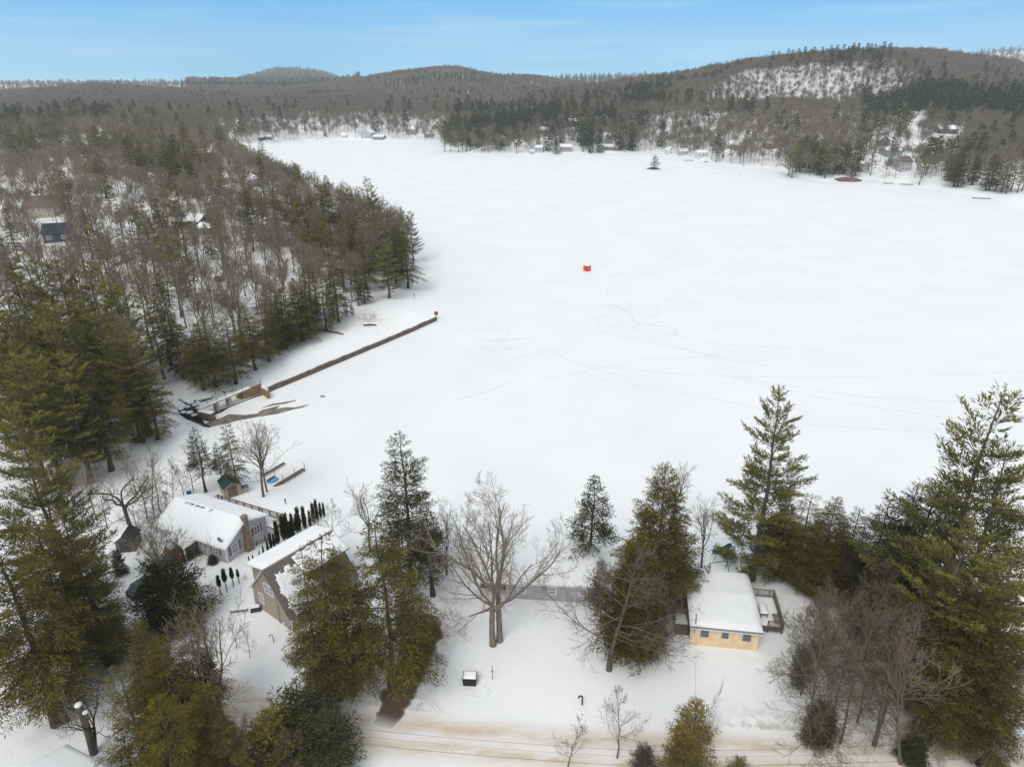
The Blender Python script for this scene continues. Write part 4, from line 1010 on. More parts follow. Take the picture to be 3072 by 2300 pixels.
# sheds
def shed(label, loc, rz, w, d, wh, rh, wall, roofm, snow=.2, keep=None, door=None, name='shed'):
    t = thing(name, label, 'shed', loc, rz)
    MB().prism([(0, -.3), (0, wh), (w / 2, wh + rh), (w, wh), (w, -.3)], 'y', 0, d).build('wall', M[wall], t)
    roof(t, 0, d, [(0, wh), (w / 2, wh + rh), (w, wh)], roofm, .18, .09, snow, 'y', seed=int(w * 10), keep=keep)
    if door: MB().box(w / 2 - .6, -.05, 0, w / 2 + .6, -.004, min(1.7, wh)).build('door', M[door], t)
    return t
x, y, z = G(352, 1657); shed('small shed with half snowy roof and dark door, left of the white house', (x, y, z), .12, 2.1, 2.4, 1.5, .8, 'clap_brown', 'shingle_dark', .18, lambda u, v: v < .5, 'tarp')
x, y, z = G(676, 1497); shed('small tan shed with green roof behind the white house', (x, y, z), .62, 2.3, 2.6, 1.7, .75, 'clap_tan', 'shingle_green', .06, lambda u, v: v > .55 and u > .5, 'clap_brown')
x, y, z = G(150, 1352); shed('dark green shelter among trunks behind the fence', (x, y, z), .5, 3.0, 3.4, .7, 1.5, 'clap_olive', 'shingle_green', 0)
x, y, z = G(205, 1345); t = thing('tarp_pile', 'dark tarpaulin heap beside the dark green shelter', 'tarp', (x, y, z), .3)
MB().hexa([(-1, -.7, -.1), (1.1, -.6, -.1), (1, .7, -.1), (-.9, .6, -.1), (-.5, -.3, 1.0), (.5, -.35, .8), (.6, .3, .9), (-.4, .3, 1.1)]).build('tarp', M['tarp'], t, bevel=.1)
# roof at the bottom left corner
P0, Pa, Pb = [Vector(at(a, b, 4.3)) for a, b in ((200, 2226), (60, 2312), (300, 2278))]
ang = math.atan2((Pb - P0).y, (Pb - P0).x)
hb = thing('snowy_house', 'snow covered roof corner at the bottom left of the picture', 'house', (P0.x, P0.y, 1.3), ang)
MB().box(.4, -6.6, -.4, 7.6, -.4, 2.75).build('wall', M['clap_tan'], hb)
roof(hb, .3, 7.7, [(-.3, 2.8), (-3.4, 3.9), (-6.6, 2.8)], 'trim', .3, .16, .3, seed=23)
window(hb, (2.5, -.4, 1.4), (0, 1), .9, 1.0)

# houses in the left wood
cottage('wood_house', 'brown roofed house with pale wall standing in the left wood', 120, 655, 84, 10, 4.2, 3.8, 'clap_tan', 'shingle_brown', .15, 'x', 3, 0, 2)
cottage('wood_house', 'dark navy cottage with charcoal roof in the left wood', 172, 727, 70, 9, 3.0, 2.6, 'clap_navy', 'shingle_dark', .35, 'x', 2, 0)
cottage('wood_house', 'brown house with half bare roof in the middle of the left wood', 568, 690, 66, 9, 3.0, 2.0, 'clap_brown', 'shingle_brown', -.2, 'x', 2, .1)
cottage('wood_house', 'low house with snowy roof just right of the half bare brown one', 612, 705, 48, 7, 2.5, 1.2, 'clap_olive', 'trim', -.2, 'x', 2, .25)
cottage('wood_house', 'brown house with blue grey roof on the wooded point', 990, 668, 66, 9, 2.8, 1.6, 'clap_brown', 'clap_blue', .1, 'x', 2, .12)
cottage('wood_house', 'white roofed house left of the point, half hidden by bare trees', 765, 556, 36, 8, 3, 2, 'clap_grey', 'trim', .2, 'x', 2, .3)
cottage('wood_house', 'snowy roof among bare trees above the brown house', 400, 610, 36, 8, 3, 3.4, 'clap_grey', 'trim', .2, 'y', 1, .3)
cottage('wood_house', 'farthest snowy roof in the bare left wood', 205, 455, 24, 8, 3, 2, 'clap_white', 'trim', .2, 'x', 2, .3)
cottage('wood_house', 'snowy roof near the shore behind the point', 690, 552, 34, 8, 3, 1.8, 'clap_grey', 'trim', -.2, 'x', 2, .3)
cottage('lake_shack', 'pale green shack close to the shore of the point', 1014, 905, 25, 3, 2.4, .7, 'clap_olive', 'trim', .1, 'x', 1, .15, cat='shed')
cottage('wood_shed', 'tiny snow topped shed in the middle of the wood', 655, 846, 20, 3, 1.8, .6, 'clap_navy', 'trim', .1, 'x', 0, .25, cat='shed')
# houses of the far shore
FAR = [(878, 402, 26, 9, 4.5, 3.6, 'clap_white', 'trim', 'y', 2, 2, .25, 'white gabled house at the far left bay'), (783, 392, 16, 7, 3, 2.0, 'clap_white', 'trim', 'x', 2, 1, .3, 'little snowy roof behind the trees of the far left bay'),
       (782, 421, 14, 6, 2.6, 1.0, 'clap_navy', 'trim', 'x', 2, 1, .3, 'dark boathouse at the waterline of the far left bay'), (806, 420, 18, 6, 2.8, 1.4, 'clap_brown', 'shingle_dark', 'x', 2, 1, .1, 'dark brown cabin beside the boathouse of the far left bay'),
       (947, 392, 14, 7, 3, 2.2, 'clap_grey', 'trim', 'x', 2, 1, .3, 'snowy roof between dark evergreens of the far bay'), (1032, 416, 13, 7, 3, 2.0, 'clap_white', 'trim', 'x', 2, 1, .3, 'small white cabin in the middle of the far bay'),
       (1099, 416, 34, 10, 5.5, 3.0, 'clap_grey', 'trim', 'y', 3, 2, .25, 'large pale two storey house of the far bay'), (1134, 420, 34, 7, 3.0, 1.4, 'clap_blue', 'trim', 'x', 3, 1, .3, 'low blue house with snowy roof beside the large pale one'),
       (1232, 404, 30, 9, 5, 2.4, 'clap_tan', 'trim', 'x', 3, 2, .3, 'tan house on the bank of the far bay'), (1286, 414, 25, 8, 4, 1.0, 'clap_blue', 'trim', 'x', 3, 1, .3, 'flat blue grey house at the right end of the far bay'),
       (1513, 440, 26, 9, 3.6, 4.4, 'clap_blue', 'trim', 'y', 2, 1, .2, 'blue steep gabled house among the far shore pines'), (1556, 440, 16, 8, 2.2, 4.4, 'clap_white', 'trim', 'y', 1, 1, .25, 'pale blue A-frame cottage by the blue gabled house'),
       (1616, 458, 22, 8, 4, 1.2, 'clap_grey', 'trim', 'x', 3, 1, .3, 'long pale house at the centre of the far shore'), (1632, 402, 34, 9, 3, 2.2, 'clap_grey', 'trim', 'x', 3, 1, .35, 'broad snowy roof above the centre of the far shore'),
       (1730, 378, 44, 9, 4, 2.0, 'clap_brown', 'trim', 'x', 3, 1, .3, 'brown house high on the far slope above the diagonal road'), (1698, 456, 34, 8, 4, 1.6, 'clap_tan', 'trim', 'x', 3, 1, .25, 'tan house right of the small dark cone spruce'),
       (1597, 463, 10, 4, 2.2, .8, 'clap_grey', 'trim', 'x', 1, 1, .2, 'tiny shed on the waterline of the far shore'), (1562, 386, 22, 8, 3, 2.0, 'clap_grey', 'trim', 'x', 2, 1, .35, 'snowy roof behind the blue gabled house'),
       (1832, 452, 48, 8, 3.2, 1.4, 'clap_brown', 'trim', 'x', 4, 1, .3, 'long brown house under the far pines'), (2013, 464, 26, 8, 3.4, 1.8, 'clap_white', 'trim', 'y', 1, 1, .35, 'white boathouse with a dark opening near the islet'),
       (2053, 466, 25, 8, 3.2, 1.8, 'clap_grey', 'trim', 'x', 3, 1, .35, 'grey cottage with snowy roof right of the white boathouse'), (2109, 474, 32, 8, 3.8, 1.2, 'clap_white', 'trim', 'x', 3, 1, .35, 'white cottage with wide front windows near the islet'),
       (2132, 424, 28, 8, 4, 1.8, 'clap_grey', 'trim', 'x', 3, 1, .25, 'grey house on the slope behind the white cottage'), (2182, 448, 46, 9, 3.4, 2.0, 'clap_tan', 'trim', 'x', 3, 1, .4, 'tan house with drooping thick roof snow'),
       (2313, 446, 28, 8, 3.4, 1.6, 'clap_brown', 'trim', 'x', 3, 1, .3, 'brown house with snowy roof behind young pines'), (2592, 518, 32, 8, 4.2, 2.2, 'clap_grey', 'shingle', 'y', 2, 1, .08, 'grey gabled house by the brown bank of the right far shore'),
       (2718, 514, 34, 9, 5.6, 2.8, 'clap_grey', 'shingle_brown', 'x', 3, 2, 0, 'grey two storey house with bare brown roof at the right far shore'), (2681, 376, 24, 9, 4.0, 2.6, 'clap_white', 'trim', 'x', 2, 1, .35, 'white barn high on the right far slope'),
       (2846, 402, 56, 9, 3.2, 2.6, 'clap_navy', 'shingle_dark', 'x', 4, 1, .1, 'long dark roofed house beside the snowy lane'), (2683, 470, 54, 9, 4.0, 1.6, 'clap_blue', 'trim', 'x', 4, 1, .3, 'long blue grey house above the two storey one'),
       (2652, 438, 30, 9, 3.4, 3.2, 'clap_brown', 'shingle_brown', 'y', 2, 1, .1, 'brown gabled house behind the long blue grey one'), (2556, 410, 26, 8, 3.4, 2.6, 'clap_grey', 'trim', 'y', 2, 1, .2, 'pale gable peeking over the right far pines'),
       (2521, 521, 16, 6, 2.8, 1.2, 'clap_grey', 'trim', 'x', 2, 1, .3, 'little grey cabin under the right far pines'), (3030, 365, 20, 8, 3.2, 1.8, 'clap_white', 'trim', 'x', 2, 1, .35, 'white roof high at the right edge of the far slope')]
for px, py, wpx, dm, wh, rh, wa, ro, rd, nw, st, sn_, lab in FAR:
    cottage('lake_house', lab, px, py, wpx, dm, wh, rh, wa, ro, ((px * 13 % 7) - 3) * .09, rd, nw, sn_, st)

# ------------------------------------------------------------------ the near trees, one by one (2212-wide photo pixels)
NEAR = 'trees round the near houses'
P_B('spruce0', 'spruce_tree', (893, 1262), 933, 'tallest dark spruce at centre left, its tip against the ice', 1.05)
P_B('thin0', 'spruce_tree', (935, 1286), 1085, 'thin brownish evergreen with bare lower trunk right of the tallest dark spruce', 1.25)
P_B('hemlock0', 'hemlock_tree', (732, 1508), 1150, 'olive hemlock with forked trunk hiding the end of the tan house', 1.0)
P_B('hemlock1', 'hemlock_tree', (764, 1500), 1178, 'slimmer hemlock close behind the forked one beside the tan house', .9)
P_B('hemlock2', 'hemlock_tree', (848, 1486), 1128, 'full olive hemlock on the left edge of the brown drive', 1.12)
P_B('hemlock3', 'hemlock_tree', (700, 1492), 1190, 'hemlock whose drooping boughs cross the tan house roof', .72)
P_B('hemlock4', 'hemlock_tree', (905, 1440), 1235, 'lower hemlock leaning its boughs over the brown drive', .95)
P_B('smallspruce', 'spruce_tree', (1274, 1228), 1028, 'small neat spruce with bare stem behind the grey house', 1.0)
P_B('cedar0', 'cedar_tree', (1424, 1300), 1012, 'tall olive gold cedar at the yellow cottage, behind the leafless tan tree', 1.2)
P_B('cedar1', 'cedar_tree', (1365, 1412), 1150, 'broad cedar wrapped in the leafless tan tree on the lawn', 1.15)
P_B('scrub1', 'spruce_tree', (1290, 1320), 1215, 'ragged little evergreen at the right corner of the grey house', .7, leaf='dead')
P_T('pine_tall', 'pine_tree', (1690, 838), 24.5, 'tall open white pine with layered limbs beside the swing frame', 1.02, rz=2.0)
for p, h, w, k, l in [((1706, 1085), 10, 1.35, 'cedar2', 'dark hemlock at the foot of the tall open white pine'), ((1757, 1062), 12.5, 1.2, 'hemlock0', 'pointed hemlock in the row right of the tall open pine, highest of that row'),
                      ((1808, 1080), 12, 1.2, 'cedar0', 'hemlock between the pointed one and the gap of ice'), ((1860, 1096), 11.5, 1.2, 'spruce1', 'spruce at the right end of the dark row, next to the gap of ice'),
                      ((1778, 1135), 9, 1.2, 'cedar1', 'round topped low cedar filling the dark row'), ((1835, 1150), 9, 1.3, 'cedar2', 'low hemlock filling the dark row near the gap of ice')]:
    P_T(k, 'spruce_tree' if 'spruce' in k else 'hemlock_tree', p, h, l, w, leaf='hemlock' if 'cedar' in k else None)
for p, h, w, k, l in [((1925, 1078), 15, 1.05, 'spruce1', 'grey green spruce on the right side of the gap of ice'), ((1985, 1042), 17, 1.15, 'spruce2', 'thick dark spruce left of the big right hand pine'),
                      ((2035, 1020), 18, 1.1, 'spruce0', 'dark spruce partly hidden behind the big right hand pine'), ((1968, 1160), 13, 1.2, 'thin1', 'brown thinning evergreen below the thick dark spruce'), ((1915, 1190), 11, 1.1, 'spruce0', 'low dark spruce behind the leafless thicket')]:
    P_T(k, 'spruce_tree', p, h, l, w, leaf='dead' if k == 'spruce1' else None)
P_T('pine0', 'pine_tree', (2135, 850), 29, 'big white pine at right whose crown stands against the ice', 1.15, rz=.6)
P_T('pine1', 'pine_tree', (2190, 970), 25, 'olive white pine cut by the right picture edge, before the big one', 1.15)
P_T('pine2', 'pine_tree', (2090, 1120), 21, 'shorter olive pine below the big right hand pine', 1.15)
P_T('pine3', 'pine_tree', (2195, 1165), 20, 'pine on the right edge above the road, behind the wires', 1.15)
for k, p, h, w, l in [('hemlock1', (2020, 1265), 13, 1.1, 'dark hemlock behind the leafless thicket, farthest left of its clump'), ('hemlock2', (2080, 1240), 16, 1.05, 'dense dark hemlock under the shorter olive pine'),
                      ('cedar2', (2145, 1300), 15, 1.0, 'olive hemlock near the road at the lower right'), ('hemlock4', (2200, 1280), 16, 1.1, 'hemlock at the lower right edge of the picture'), ('hemlock0', (2075, 1400), 11, 1.0, 'low hemlock leaning over the snow at the lower right'), ('hemlock3', (2190, 1440), 11, 1.1, 'lowest hemlock at the right edge, just above the wires')]:
    P_T(k, 'hemlock_tree', p, h, l, w)
# left side
P_B('hemlock2', 'hemlock_tree', (122, 1564), 1060, 'big hemlock at lower left whose bare trunk foot shows on the snow', .9, rz=1)
for k, p, h, w, l in [('hemlock0', (130, 1085), 19, .9, 'tall hemlock at left whose crown hides the lane bend'), ('hemlock1', (60, 1110), 18, 1.05, 'hemlock at left between the layered pine and the bare trunk foot'),
                      ('hemlock3', (172, 1150), 16, .8, 'narrow hemlock right beside the small snow roofed shed'), ('hemlock4', (30, 1230), 17, 1.0, 'hemlock low on the left edge of the picture')]:
    P_T(k, 'hemlock_tree', p, h, l, w)
P_T('pine0', 'pine_tree', (20, 890), 25, 'layered white pine on the left edge, below the dam', 1.0, rz=2.5)
P_T('pine3', 'pine_tree', (75, 985), 21, 'olive white pine with flat boughs in front of the fence', 1.0)
for k, p, h, w, l in [('cedar0', (300, 1352), 13, .9, 'pointed dark cedar in the lower left clump, its tip over the lane'), ('cedar1', (348, 1378), 14, 1.0, 'golden cedar in the middle of the lower left clump'),
                      ('hemlock3', (386, 1306), 13, .75, 'tall thin hemlock in front of the round juniper'), ('hemlock0', (255, 1440), 13, 1.0, 'broad hemlock beside the snow capped broken trunk'),
                      ('hemlock2', (430, 1470), 11, 1.0, 'hemlock behind the leafless tree by the lower road'), ('hemlock4', (330, 1500), 13, 1.1, 'big hemlock filling the bottom of the lower left clump'),
                      ('thin0', (430, 1385), 9, 1.3, 'brown thinning hemlock beside the leafless tree by the lower road'), ('hemlock1', (480, 1540), 9, 1.2, 'low dark hemlock at the bottom edge, left of the road')]:
    P_T(k, 'cedar_tree' if 'cedar' in k else 'hemlock_tree', p, h, l, w)
for k, p, h, w, l in [('scrub0', (640, 1505), 6, 1.1, 'ragged evergreen scrub beside the road, topmost of three'), ('scrub1', (585, 1535), 7, 1.2, 'middle bush of the ragged evergreen scrub by the road'), ('scrub0', (690, 1560), 5, 1.2, 'lowest bush of the ragged evergreen scrub, reaching over the road')]:
    P_T(k, 'evergreen_bush', p, h, l, w, cat='bush', leaf='spruce' if 'topmost' in l or 'lowest' in l else None)
P_B('juniper', 'juniper_bush', (383, 1345), 1226, 'wide round juniper spreading over the parked dark car', .72, cat='bush')
P_B('scrub1', 'evergreen_bush', (372, 1345), 1262, 'smaller evergreen bush with snow in it beside the dark car', 1.0, cat='bush', leaf='spruce')
for k, p, h, w, l in [('scrub1', (1510, 1515), 6, 1.0, 'orange tinged cedar at the bottom edge with a dead leaning top'), ('scrub0', (1480, 1590), 5, .8, 'dark cedar bush left of the orange tinged one'), ('scrub0', (1395, 1615), 3.5, .7, 'small dark bush at the bottom edge between two saplings'),
                      ('scrub0', (1600, 1640), 3, .7, 'bush at the bottom edge right of the orange tinged cedar')]:
    P_T(k, 'evergreen_bush', p, h, l, w, cat='bush', leaf='gold' if 'orange' in l else None)
P_B('juniper', 'evergreen_bush', (1968, 1640), 1598, 'tiny evergreen bush on the snow by the lower right trunks', .8, cat='bush')
P_B('juniper', 'evergreen_bush', (1765, 1600), 1530, 'dark bush at the foot of the leafless thicket by the road', .55, cat='bush', leaf='dead')
P_B('scrub0', 'evergreen_bush', (1722, 1480), 1400, 'greenish bush on the left edge of the leafless thicket', .5, cat='bush')
P_B('juniper', 'evergreen_bush', (408, 1198), 1163, 'low green bush against the white house front wall', .8, cat='bush', leaf='hemlock')
P_B('juniper', 'evergreen_bush', (460, 1216), 1200, 'small brown bush at the near corner of the white house', .8, cat='bush', leaf='dead')
P_T('juniper', 'evergreen_bush', (250, 1195), 3, 'dark round bush left of the small shed', .4, cat='bush')
# two hemlocks and their neighbours by the small green roofed shed
for b, t, k, w, l in [((445, 1062), 925, 'smallspruce', 1.0, 'left one of two evergreens behind the green roofed shed'), ((515, 1058), 905, 'hemlock1', .75, 'right one of two evergreens behind the green roofed shed'), ((482, 1048), 955, 'smallspruce', .8, 'slim evergreen between the two behind the green roofed shed')]:
    P_B(k, 'hemlock_tree', b, t, l, w)
# leafless
P_B('maple', 'maple_tree', (1072, 1388), 1056, 'big leafless twin trunk maple standing alone on the lawn', 1.0, rz=.3)
P_B('spreading', 'bare_tree', (1315, 1446), 1170, 'leafless tan tree with wide low limbs in front of the cedars', 1.05, rz=2.2)
P_B('bare0', 'bare_tree', (488, 1570), 1290, 'leafless forked tree left of the road with its crown over the snow', 1.1, rz=1)
P_B('bare1', 'bare_tree', (569, 1072), 892, 'slim leafless tree standing on the snow by the docks', 1.0)
P_B('bare2', 'bare_tree', (577, 1062), 905, 'twin of the slim leafless tree by the docks', .9)
P_B('bare3', 'bare_tree', (396, 1340), 1058, 'tall leafless tree rising through the round juniper', .8, rz=1.5, tilt=(0, -.12))
P_B('crooked', 'bare_tree', (287, 1150), 962, 'dark crooked leafless tree left of the white house', 1.0, rz=2.6)
P_B('bare1', 'bare_tree', (800, 1190), 1035, 'faint leafless tree left of the tallest dark spruce', 1.0)
P_B('sapling1', 'bare_tree', (722, 1185), 1080, 'leafless sapling at the far end of the hedge', 1.3)
P_B('sapling2', 'bare_tree', (700, 1215), 1100, 'leafless sapling behind the tan house roof', 1.2)
P_B('bare2', 'bare_tree', (1452, 1130), 990, 'leafless tree showing above the tall olive gold cedar', 1.15)
P_B('bare0', 'bare_tree', (1515, 1225), 1075, 'leafless tree on the lake side of the tall olive gold cedar', 1.0)
P_B('sapling0', 'bare_tree', (1600, 1262), 1175, 'leafless brush tree at the foot of the tall open pine', 1.7)
P_B('bare3', 'bare_tree', (965, 1240), 1085, 'leafless tree behind the thin brownish evergreen', .9)
P_T('sapling0', 'bare_tree', (1232, 1535), 6.5, 'leafless sapling at the bottom edge below the black pipe', 1.2)
P_T('sapling1', 'bare_tree', (1345, 1488), 8, 'taller leafless sapling at the bottom edge left of the orange tinged cedar', 1.3)
P_T('sapling2', 'bare_tree', (1530, 1480), 7, 'dead leaning top standing out of the orange tinged cedar', .35, tilt=(0, .3))
P_T('crooked', 'bare_tree', (150, 1450), 9, 'thin leafless tree in front of the bottom left roof', .7, rz=.4)
P_T('thicket0', 'bare_tree', (620, 1580), 6, 'leafless brown branches over the scrub by the road', 1.3)
P_T('thicket1', 'bare_tree', (530, 1560), 6, 'leafless brown branches over the low hemlock at the bottom edge', 1.2)
for b, t, k, w, l in [((1742, 1592), 1275, 'thicket0', .95, 'leafless thicket tree nearest the road, with a dark bush at its foot'), ((1786, 1580), 1300, 'thicket1', .95, 'leafless thicket tree second from the road'), ((1888, 1610), 1330, 'bare1', 1.0, 'leafless tree with a pale slanting trunk at the right of the thicket'),
                      ((1835, 1505), 1250, 'thicket2', 1.0, 'leafless tree in the middle of the thicket'), ((1730, 1500), 1300, 'thicket2', .8, 'leafless thicket tree nearest the cottage deck'), ((1760, 1480), 1260, 'thicket0', 1.0, 'leafless tree at the back of the thicket'),
                      ((1860, 1440), 1220, 'thicket1', 1.0, 'leafless tree between the thicket and the dark spruces'), ((1925, 1500), 1280, 'thicket1', 1.0, 'leafless tree under the dark spruces'),
                      ((1815, 1606), 1310, 'thicket2', .9, 'leafless thicket tree closest to the road edge, right of the dark bush'), ((1752, 1535), 1290, 'thicket1', .85, 'leafless thicket tree behind the two nearest the road'), ((1852, 1560), 1290, 'thicket0', .9, 'leafless thicket tree beside the pale slanting trunk'), ((1905, 1560), 1300, 'thicket2', .9, 'leafless thicket tree between the slanting trunk and the hemlocks'),
                      ((1945, 1650), 1360, 'bare3', .7, 'leafless tree with a long leaning trunk at the lower right')]:
    P_B(k, 'bare_tree', b, t, l, w, tilt=(0, .22) if 'leaning' in l else (0, 0))
wh = 'leafless saplings left of the white house'
for b, t, k in [((232, 985), 880, 'sapling0'), ((262, 980), 870, 'sapling1'), ((285, 975), 885, 'sapling2'), ((330, 1100), 965, 'sapling0'), ((352, 1112), 985, 'sapling1'), ((318, 1120), 968, 'sapling2'), ((375, 1090), 990, 'sapling0'), ((398, 1082), 985, 'sapling2'),
                ((418, 1060), 950, 'sapling1'), ((205, 1110), 985, 'sapling2'), ((182, 1100), 990, 'sapling1'), ((160, 1120), 1000, 'sapling0'), ((300, 1160), 1040, 'sapling1'), ((340, 1150), 1040, 'thicket0'), ((362, 1140), 1060, 'thicket1'), ((232, 1140), 1020, 'sapling0')]:
    P_B(k, 'bare_tree', b, t, 'slender leafless sapling on the snowy bank left of the white house', 1.2, group=wh)
sn = 'bare saplings in front of the tan house'
for b, t, k in [((510, 1400), 1335, 'sapling1'), ((540, 1420), 1350, 'sapling2'), ((470, 1420), 1340, 'sapling0')]:
    P_B(k, 'bare_tree', b, t, 'small leafless sapling on the snow in front of the tan house', 1.3, group=sn)
# the brook-side trees, left, tall trunks on the snow
bk = 'tall evergreens on the bank left of the dam'
for b, t, k, w in [((341, 948), 745, 'hemlock0', 1.0), ((300, 955), 770, 'hemlock3', .9), ((288, 940), 700, 'pine3', .8), ((200, 965), 730, 'hemlock1', .9), ((185, 958), 780, 'hemlock2', .8), ((165, 965), 750, 'hemlock4', .8), ((130, 995), 760, 'pine1', .9),
                   ((318, 935), 760, 'hemlock2', .9), ((242, 900), 640, 'pine2', .9), ((100, 950), 700, 'pine0', .95), ((60, 960), 690, 'pine2', .95), ((20, 960), 720, 'pine1', 1.0)]:
    P_B(k, 'pine_tree' if 'pine' in k else 'hemlock_tree', b, t, 'tall evergreen with bare lower trunk on the snowy bank left of the dam', w, group=bk)
# hedge and browsed cedars
hd = 'narrow hedge cedars between the white house and the tan house'
for x, by, ty in [(1180, 1125, 1045), (1135, 1135, 1105), (1250, 1075, 1015), (1295, 1050, 950), (1345, 1025, 890), (1380, 985, 815), (1415, 970, 825), (1455, 945, 685), (1520, 895, 630), (1565, 890, 610), (1600, 870, 690), (1625, 850, 610), (1665, 810, 610), (1690, 800, 540),
                  (1750, 770, 530), (1810, 740, 570), (1850, 700, 490), (1885, 670, 455), (1925, 640, 480), (1960, 630, 480)]:
    P_B('thuja%d' % (x % 2), 'hedge_cedar', ((440 + x / 3.68) / S, (1380 + by / 3.68) / S), (1380 + ty / 3.68) / S, 'narrow dark hedge cedar in the row between the white and tan houses', .5, group=hd, cat='shrub')
for (x, by, ty), l in zip([(822, 1490, 1285), (888, 1455, 1215), (962, 1400, 1200), (1024, 1360, 1215)], ['first browsed cedar from the pale brush, with a slim pointed top', 'tallest browsed cedar, second from the pale brush', 'third browsed cedar from the pale brush', 'browsed cedar with a small round top, nearest the tan house']):
    b = ((440 + x / 3.68) / S, (1380 + by / 3.68) / S); X, Y, Z = g2(*b); hh = z_seen((1380 + ty / 3.68), Y) - Z
    r = thing('browsed_cedar', l, 'shrub', (X, Y, Z), x)
    t_, c_, H_ = PROTO['thuja%d' % (x % 2)]; o = link('crown', c_, r); o.location = (0, 0, hh * .42); s_ = hh * .58 / H_; o.scale = (s_ * .85, s_ * .85, s_)
    b_, br, H2 = PROTO['brush']; o = link('bare_stems', br, r); o.scale = (.13, .13, hh * .5 / H2)
    mb = MB().tube([(0, 0, -.1), (0, 0, hh * .6)], .05, 6); mb.build('trunk', M['bark'], r)
for x, y, h, w, l in [(740, 1490, 1.3, 1.0, 'pale dead brush left of the browsed cedars'), (1095, 1320, 1.3, .5, 'pale leafless shrub between the browsed cedars and the tan house')]:
    X, Y, Z = g2((440 + x / 3.68) / S, (1380 + y / 3.68) / S)
    plant('brush', 'dead_shrub', X, Y, Z, h, 0, w, l, 'shrub')
X, Y, Z = g2(800, 692); plant('brush', 'dead_shrub', X, Y, Z, 3, 0, 1.6, 'pale brush on the shore beyond the dike', 'shrub')

# ------------------------------------------------------------------ the wood on the left shore and the trees of the far shore
WOOD = [(-60, 700), (0, 960), (110, 960), (250, 900), (350, 850), (365, 812), (480, 800), (560, 772), (650, 742), (700, 688), (760, 665), (800, 640), (815, 600), (850, 590), (898, 560), (880, 520), (840, 490), (760, 450), (680, 405), (600, 365), (520, 325), (420, 290), (-60, 290)]
WOODXY = [g2(*p)[:2] for p in WOOD]
def clear_px(px, py, r): x, y, z = G(px, py); CLEAR.append((x, y, r))
rng = np.random.default_rng(5)
near_pts, far_pts = [], []
def poisson(n, xr, yr, ok, spacing):
    """dart throwing on a hash grid; spacing is a function of depth"""
    grid, out = {}, []
    X = rng.uniform(*xr, n); Y = rng.uniform(*yr, n); keep = ok(X, Y)
    for x, y in zip(X[keep], Y[keep]):
        s = spacing(x, y); c = 5.0; i, j = int(x // c), int(y // c); m = int(s // c) + 1; good = True
        for a in range(i - m, i + m + 1):
            for b in range(j - m, j + m + 1):
                for (u, v) in grid.get((a, b), ()):
                    if (u - x) ** 2 + (v - y) ** 2 < s * s: good = False; break
                if not good: break
            if not good: break
        if good: grid.setdefault((i, j), []).append((x, y)); out.append((x, y))
    return np.array(out)
def pxof(x, y, z):
    dz = z - CAM_H; f = y * CP - dz * SP
    return 1536 + FPX * x / f, 1150 - FPX * (y * SP + dz * CP) / f
# explicit edge trees of the wood and the far shore (full detail of the middle distance)
mp = 'pines of the green stand left of the dam'
for p, h, k, w in [((62, 545), 24, 'pine0', 1.2), ((118, 560), 23, 'pine1', 1.2), ((182, 570), 23, 'pine2', 1.25), ((240, 610), 21, 'pine3', 1.2), ((28, 640), 24, 'pine2', 1.25), ((85, 655), 23, 'pine3', 1.25), ((150, 650), 22, 'pine0', 1.25), ((212, 668), 21, 'pine1', 1.2),
                   ((270, 690), 20, 'pine2', 1.2), ((10, 740), 22, 'pine1', 1.25), ((60, 760), 21, 'pine0', 1.25), ((120, 765), 20, 'pine3', 1.2), ((175, 760), 19, 'hemlock2', 1.1)]:
    P_T(k, 'pine_tree', p, h, 'tall green pine of the stand on the left edge of the picture', w, group=mp)
bd = 'pines in the band across the left wood'
for p in [(20, 245), (50, 255), (75, 262), (105, 258), (150, 275), (185, 280), (235, 268), (262, 275), (280, 270), (300, 282), (322, 278), (345, 288), (368, 292), (400, 288), (295, 300), (320, 305), (350, 312), (415, 305), (440, 300), (270, 296), (12, 270), (60, 280)]:
    P_T(RS.choice(['midpine0', 'midpine1', 'midpine2', 'midhem0']), 'pine_tree', p, 21, 'pine in the dark green band across the bare left wood', RS.uniform(1.1, 1.4), group=bd)
sh = 'evergreens standing along the edge of the left wood'
for b, t, k, w in [((398, 818), 690, 'midhem0', 1.1), ((440, 802), 700, 'midhem1', 1.1), ((470, 798), 715, 'hemlock0', 1.2), ((505, 788), 705, 'hemlock1', 1.2), ((420, 800), 722, 'hemlock2', 1.2), ((588, 758), 672, 'hemlock3', 1.2), ((525, 770), 690, 'hemlock4', 1.2), ((610, 745), 660, 'hemlock0', 1.2), ((452, 785), 690, 'hemlock3', 1.1), ((545, 772), 660, 'midhem2', 1.0), 
                   ((620, 752), 625, 'midhem1', 1.0), ((650, 738), 600, 'midhem2', 1.0), ((668, 722), 590, 'midhem0', .9), ((722, 690), 578, 'midpine0', .7), ((788, 655), 580, 'midhem2', 1.2), ((775, 660), 590, 'midspruce0', 1.0), ((748, 682), 645, 'midspruce1', 1.0),
                   ((762, 684), 650, 'midspruce0', .8)]:
    P_B(k, 'hemlock_tree', b, t, 'evergreen on the edge of the left wood facing the dike', w, group=sh)
pt = 'evergreens on the point of the left shore'
